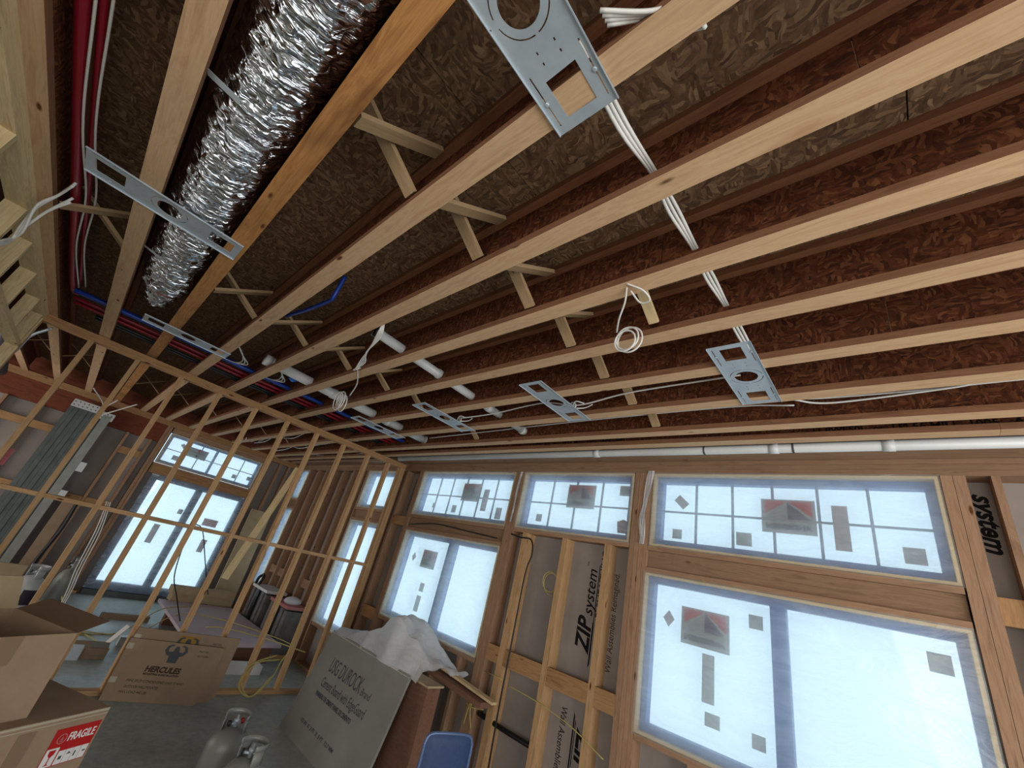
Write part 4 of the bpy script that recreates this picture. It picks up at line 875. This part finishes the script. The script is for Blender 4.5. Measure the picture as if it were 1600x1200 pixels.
tag(tube('tool_handle', [(-8.95, 3.25, .745), (-8.98, 3.27, .84), (-8.9, 3.3, .90), (-8.8, 3.28, .86), (-8.82, 3.26, .75)], .025, 'black'), 'black looped tool handle on the left wrapped stack', 'tool')
# debris near the partition at left
dbr = empty('torn_carton', (-7.2, 1.2, 0), 'torn open carton with white foam on the floor behind the partition', 'carton')
hexa('panel', (-7.25, .75, .0), (.3, 0, 0), (0, .55, 0), (0, 0, .10), 'card', dbr); hexa('flap', (-7.25, 1.28, .10), (.1, .02, 0), (0, .01, 0), (-.05, .12, .18), 'white', dbr)
hexa('printed_flap', (-6.95, 1.12, .03), (.0, .17, 0), (.003, 0, 0), (-.06, 0, .12), 'sticker', dbr); hexa('foam_strip', (-6.93, .72, .0), (0, .34, 0), (.06, 0, 0), (-.02, 0, .13), 'seat', dbr)
tag(hexa('white_box', (-7.6, 1.45, 0), (.1, 0, 0), (0, .16, 0), (0, 0, .10), 'tank_white'), 'small grey-white box beyond the cartons', 'box')
tag(hexa('crumpled_sheet', (-8.0, .58, .0), (.5, .05, 0), (-.1, .22, .03), (0, 0, .01), 'white'), 'white sheet on the floor by the yellow cable', 'sheet')
# small items on the far wall
tag(box('thermostat_box', (-10.37, -10.31), (.132, .22), (EYE+.0, EYE+.16), 'tank_white'), 'small white electrical box beside the steel panel', 'box')
tag(box('white_box', (-10.37, -10.31), (.132, .22), (EYE-.42, EYE-.33), 'tank_white'), 'white junction box below the small electrical box', 'box')
c_ = empty('hanging_tool', (-6.3, -.38, EYE), 'dark red tool hanging near the left studs', 'tool'); box('body', (-6.36, -6.24), (-.46, -.39), (EYE-.11, EYE+.05), 'red', c_); box('grip', (-6.34, -6.27), (-.45, -.40), (EYE-.19, EYE-.11), 'black', c_)
tag(box('long_carton', (-10.2, -10.05), (.23, .38), (.0, EYE-.45), 'card'), 'tall brown carton standing beside the steel panel', 'carton')
tag(tube('dark_hose', [(-10.02, .40, EYE-.45), (-9.98, .42, .95), (-9.98, .38, .5), (-9.95, .36, .02)], .025, 'black'), 'dark hose hanging beside the tall brown carton', 'hose')
tag(box('cardboard_sheet', (-8.35, -8.3), (-.05, .28), (.1, .62), 'card_light'), 'pale cardboard panel beside the white cylinder', 'cardboard')
# yellow cables on the floor and partition
tag(tubes('yellow_cable', [[(-8.2, .75, .35), (-8.0, .9, .1), (-7.9, 1.1, .012), (-7.9, 1.6, .012), (-8.1, 2.1, .29), (-8.0, 2.7, .29), (-7.2, 3.2, .29), (-6.8, 3.3, .3)], [(-7.95, .95, .012), (-7.7, .8, .012), (-7.3, .9, .012), (-7.25, 1.15, .012), (-7.6, 1.25, .012), (-7.9, 1.15, .012)], [(-7.9, 1.0, .02), (-8.05, 1.5, .02), (-8.3, 1.9, .3), (-8.7, 2.4, .32), (-9.0, 2.6, .5)], [(-8.0, 1.1, .02), (-7.9, 2.0, .02), (-7.5, 2.4, .29), (-7.1, 3.0, .29), (-6.3, 3.3, .33)]], .007, 'yellow'), 'yellow cables trailing over the floor behind the partition', 'cable')
tag(tubes('yellow_cable', [[(XP+.01, 2.83, .75), (XP+.02, 2.85, .5), (XP+.03, 2.78, .35), (XP+.05, 2.74, .2), (XP+.10, 2.62, .05), (XP+.12, 2.5, .02), (XP+.08, 2.38, .12), (XP+.03, 2.45, .3), (XP+.02, 2.7, .4)], [(XP+.03, 2.75, .36), (XP+.05, 2.5, .32), (XP+.08, 2.4, .15), (XP+.12, 2.55, .015), (XP+.06, 2.72, .2)]], .007, 'yellow'), 'yellow cable looped on the foot of the partition', 'cable')
tag(tubes('yellow_cable', [[(XP-.095, .43+.015*i, EYE-.20), (XP-.11, .45+.015*i, EYE-.27), (XP-.12, .49+.02*i, EYE-.5), (XP-.12, .52+.02*i, EYE-.83), (XP-.13, .56+.015*i, EYE-1.05), (XP-.2, .6, EYE-1.4)] for i in range(3)], .0045, 'cable'), 'bundle of pale cables hanging from the partition blocking', 'cable')
tag(tubes('black_cable', [[(XP-.1, 1.30, EYE-.235), (XP-.1, 1.245, EYE-.25), (XP-.1, 1.245, EYE-.44), (XP-.1, 1.31, EYE-.76), (XP-.11, 1.44, EYE-.97), (XP-.2, 1.6, EYE-1.2)], [(XP-.1, 1.30, EYE-.235), (XP-.1, 1.37, EYE-.31), (XP-.1, 1.53, EYE-.59), (XP-.1, 1.71, EYE-.90)]], .0055, 'black'), 'pair of thin dark cables hanging from the partition blocking', 'cable')
# far ceiling cables
rc = random.Random(5)
for k in range(5, 8):
    for i in range(3):
        y = ys[k]+.13+.08*i; pts = [(-6.1-.7*j, y+rc.uniform(-.05, .05), H+rc.uniform(.03, .13)) for j in range(6)]
        tag(tube('white_cable', pts, .008, 'cable', seg=6, n=4), 'white cable tangled between the joists of the far room', 'cable', 'tangled cables over the far room')
tag(tubes('cable_coil', [[(-9.1, 1.98, H+.02), (-9.1, 1.99, H-.02)], circ((-9.1, 1.9), .09, H-.05), circ((-9.1, 1.92), .07, H-.06), circ((-9.12, 1.9), .10, H-.07)], .009, 'cable'), 'small cable coil hanging over the patio door', 'cable')
tag(tubes('white_cable', [[(-9.9, .05, H-.02), (-10.1, -.02, H-.15), (-10.25, -.04, EYE+1.0)], [(-9.6, .3, H-.02), (-10.0, .1, H-.2), (-10.25, 0, EYE+1.0)], [(-9.5, -.3, H-.02), (-10.0, -.1, H-.13), (-10.25, -.03, EYE+1.0)]], .010, 'cable'), 'white cables dropping onto the steel panel', 'cable')
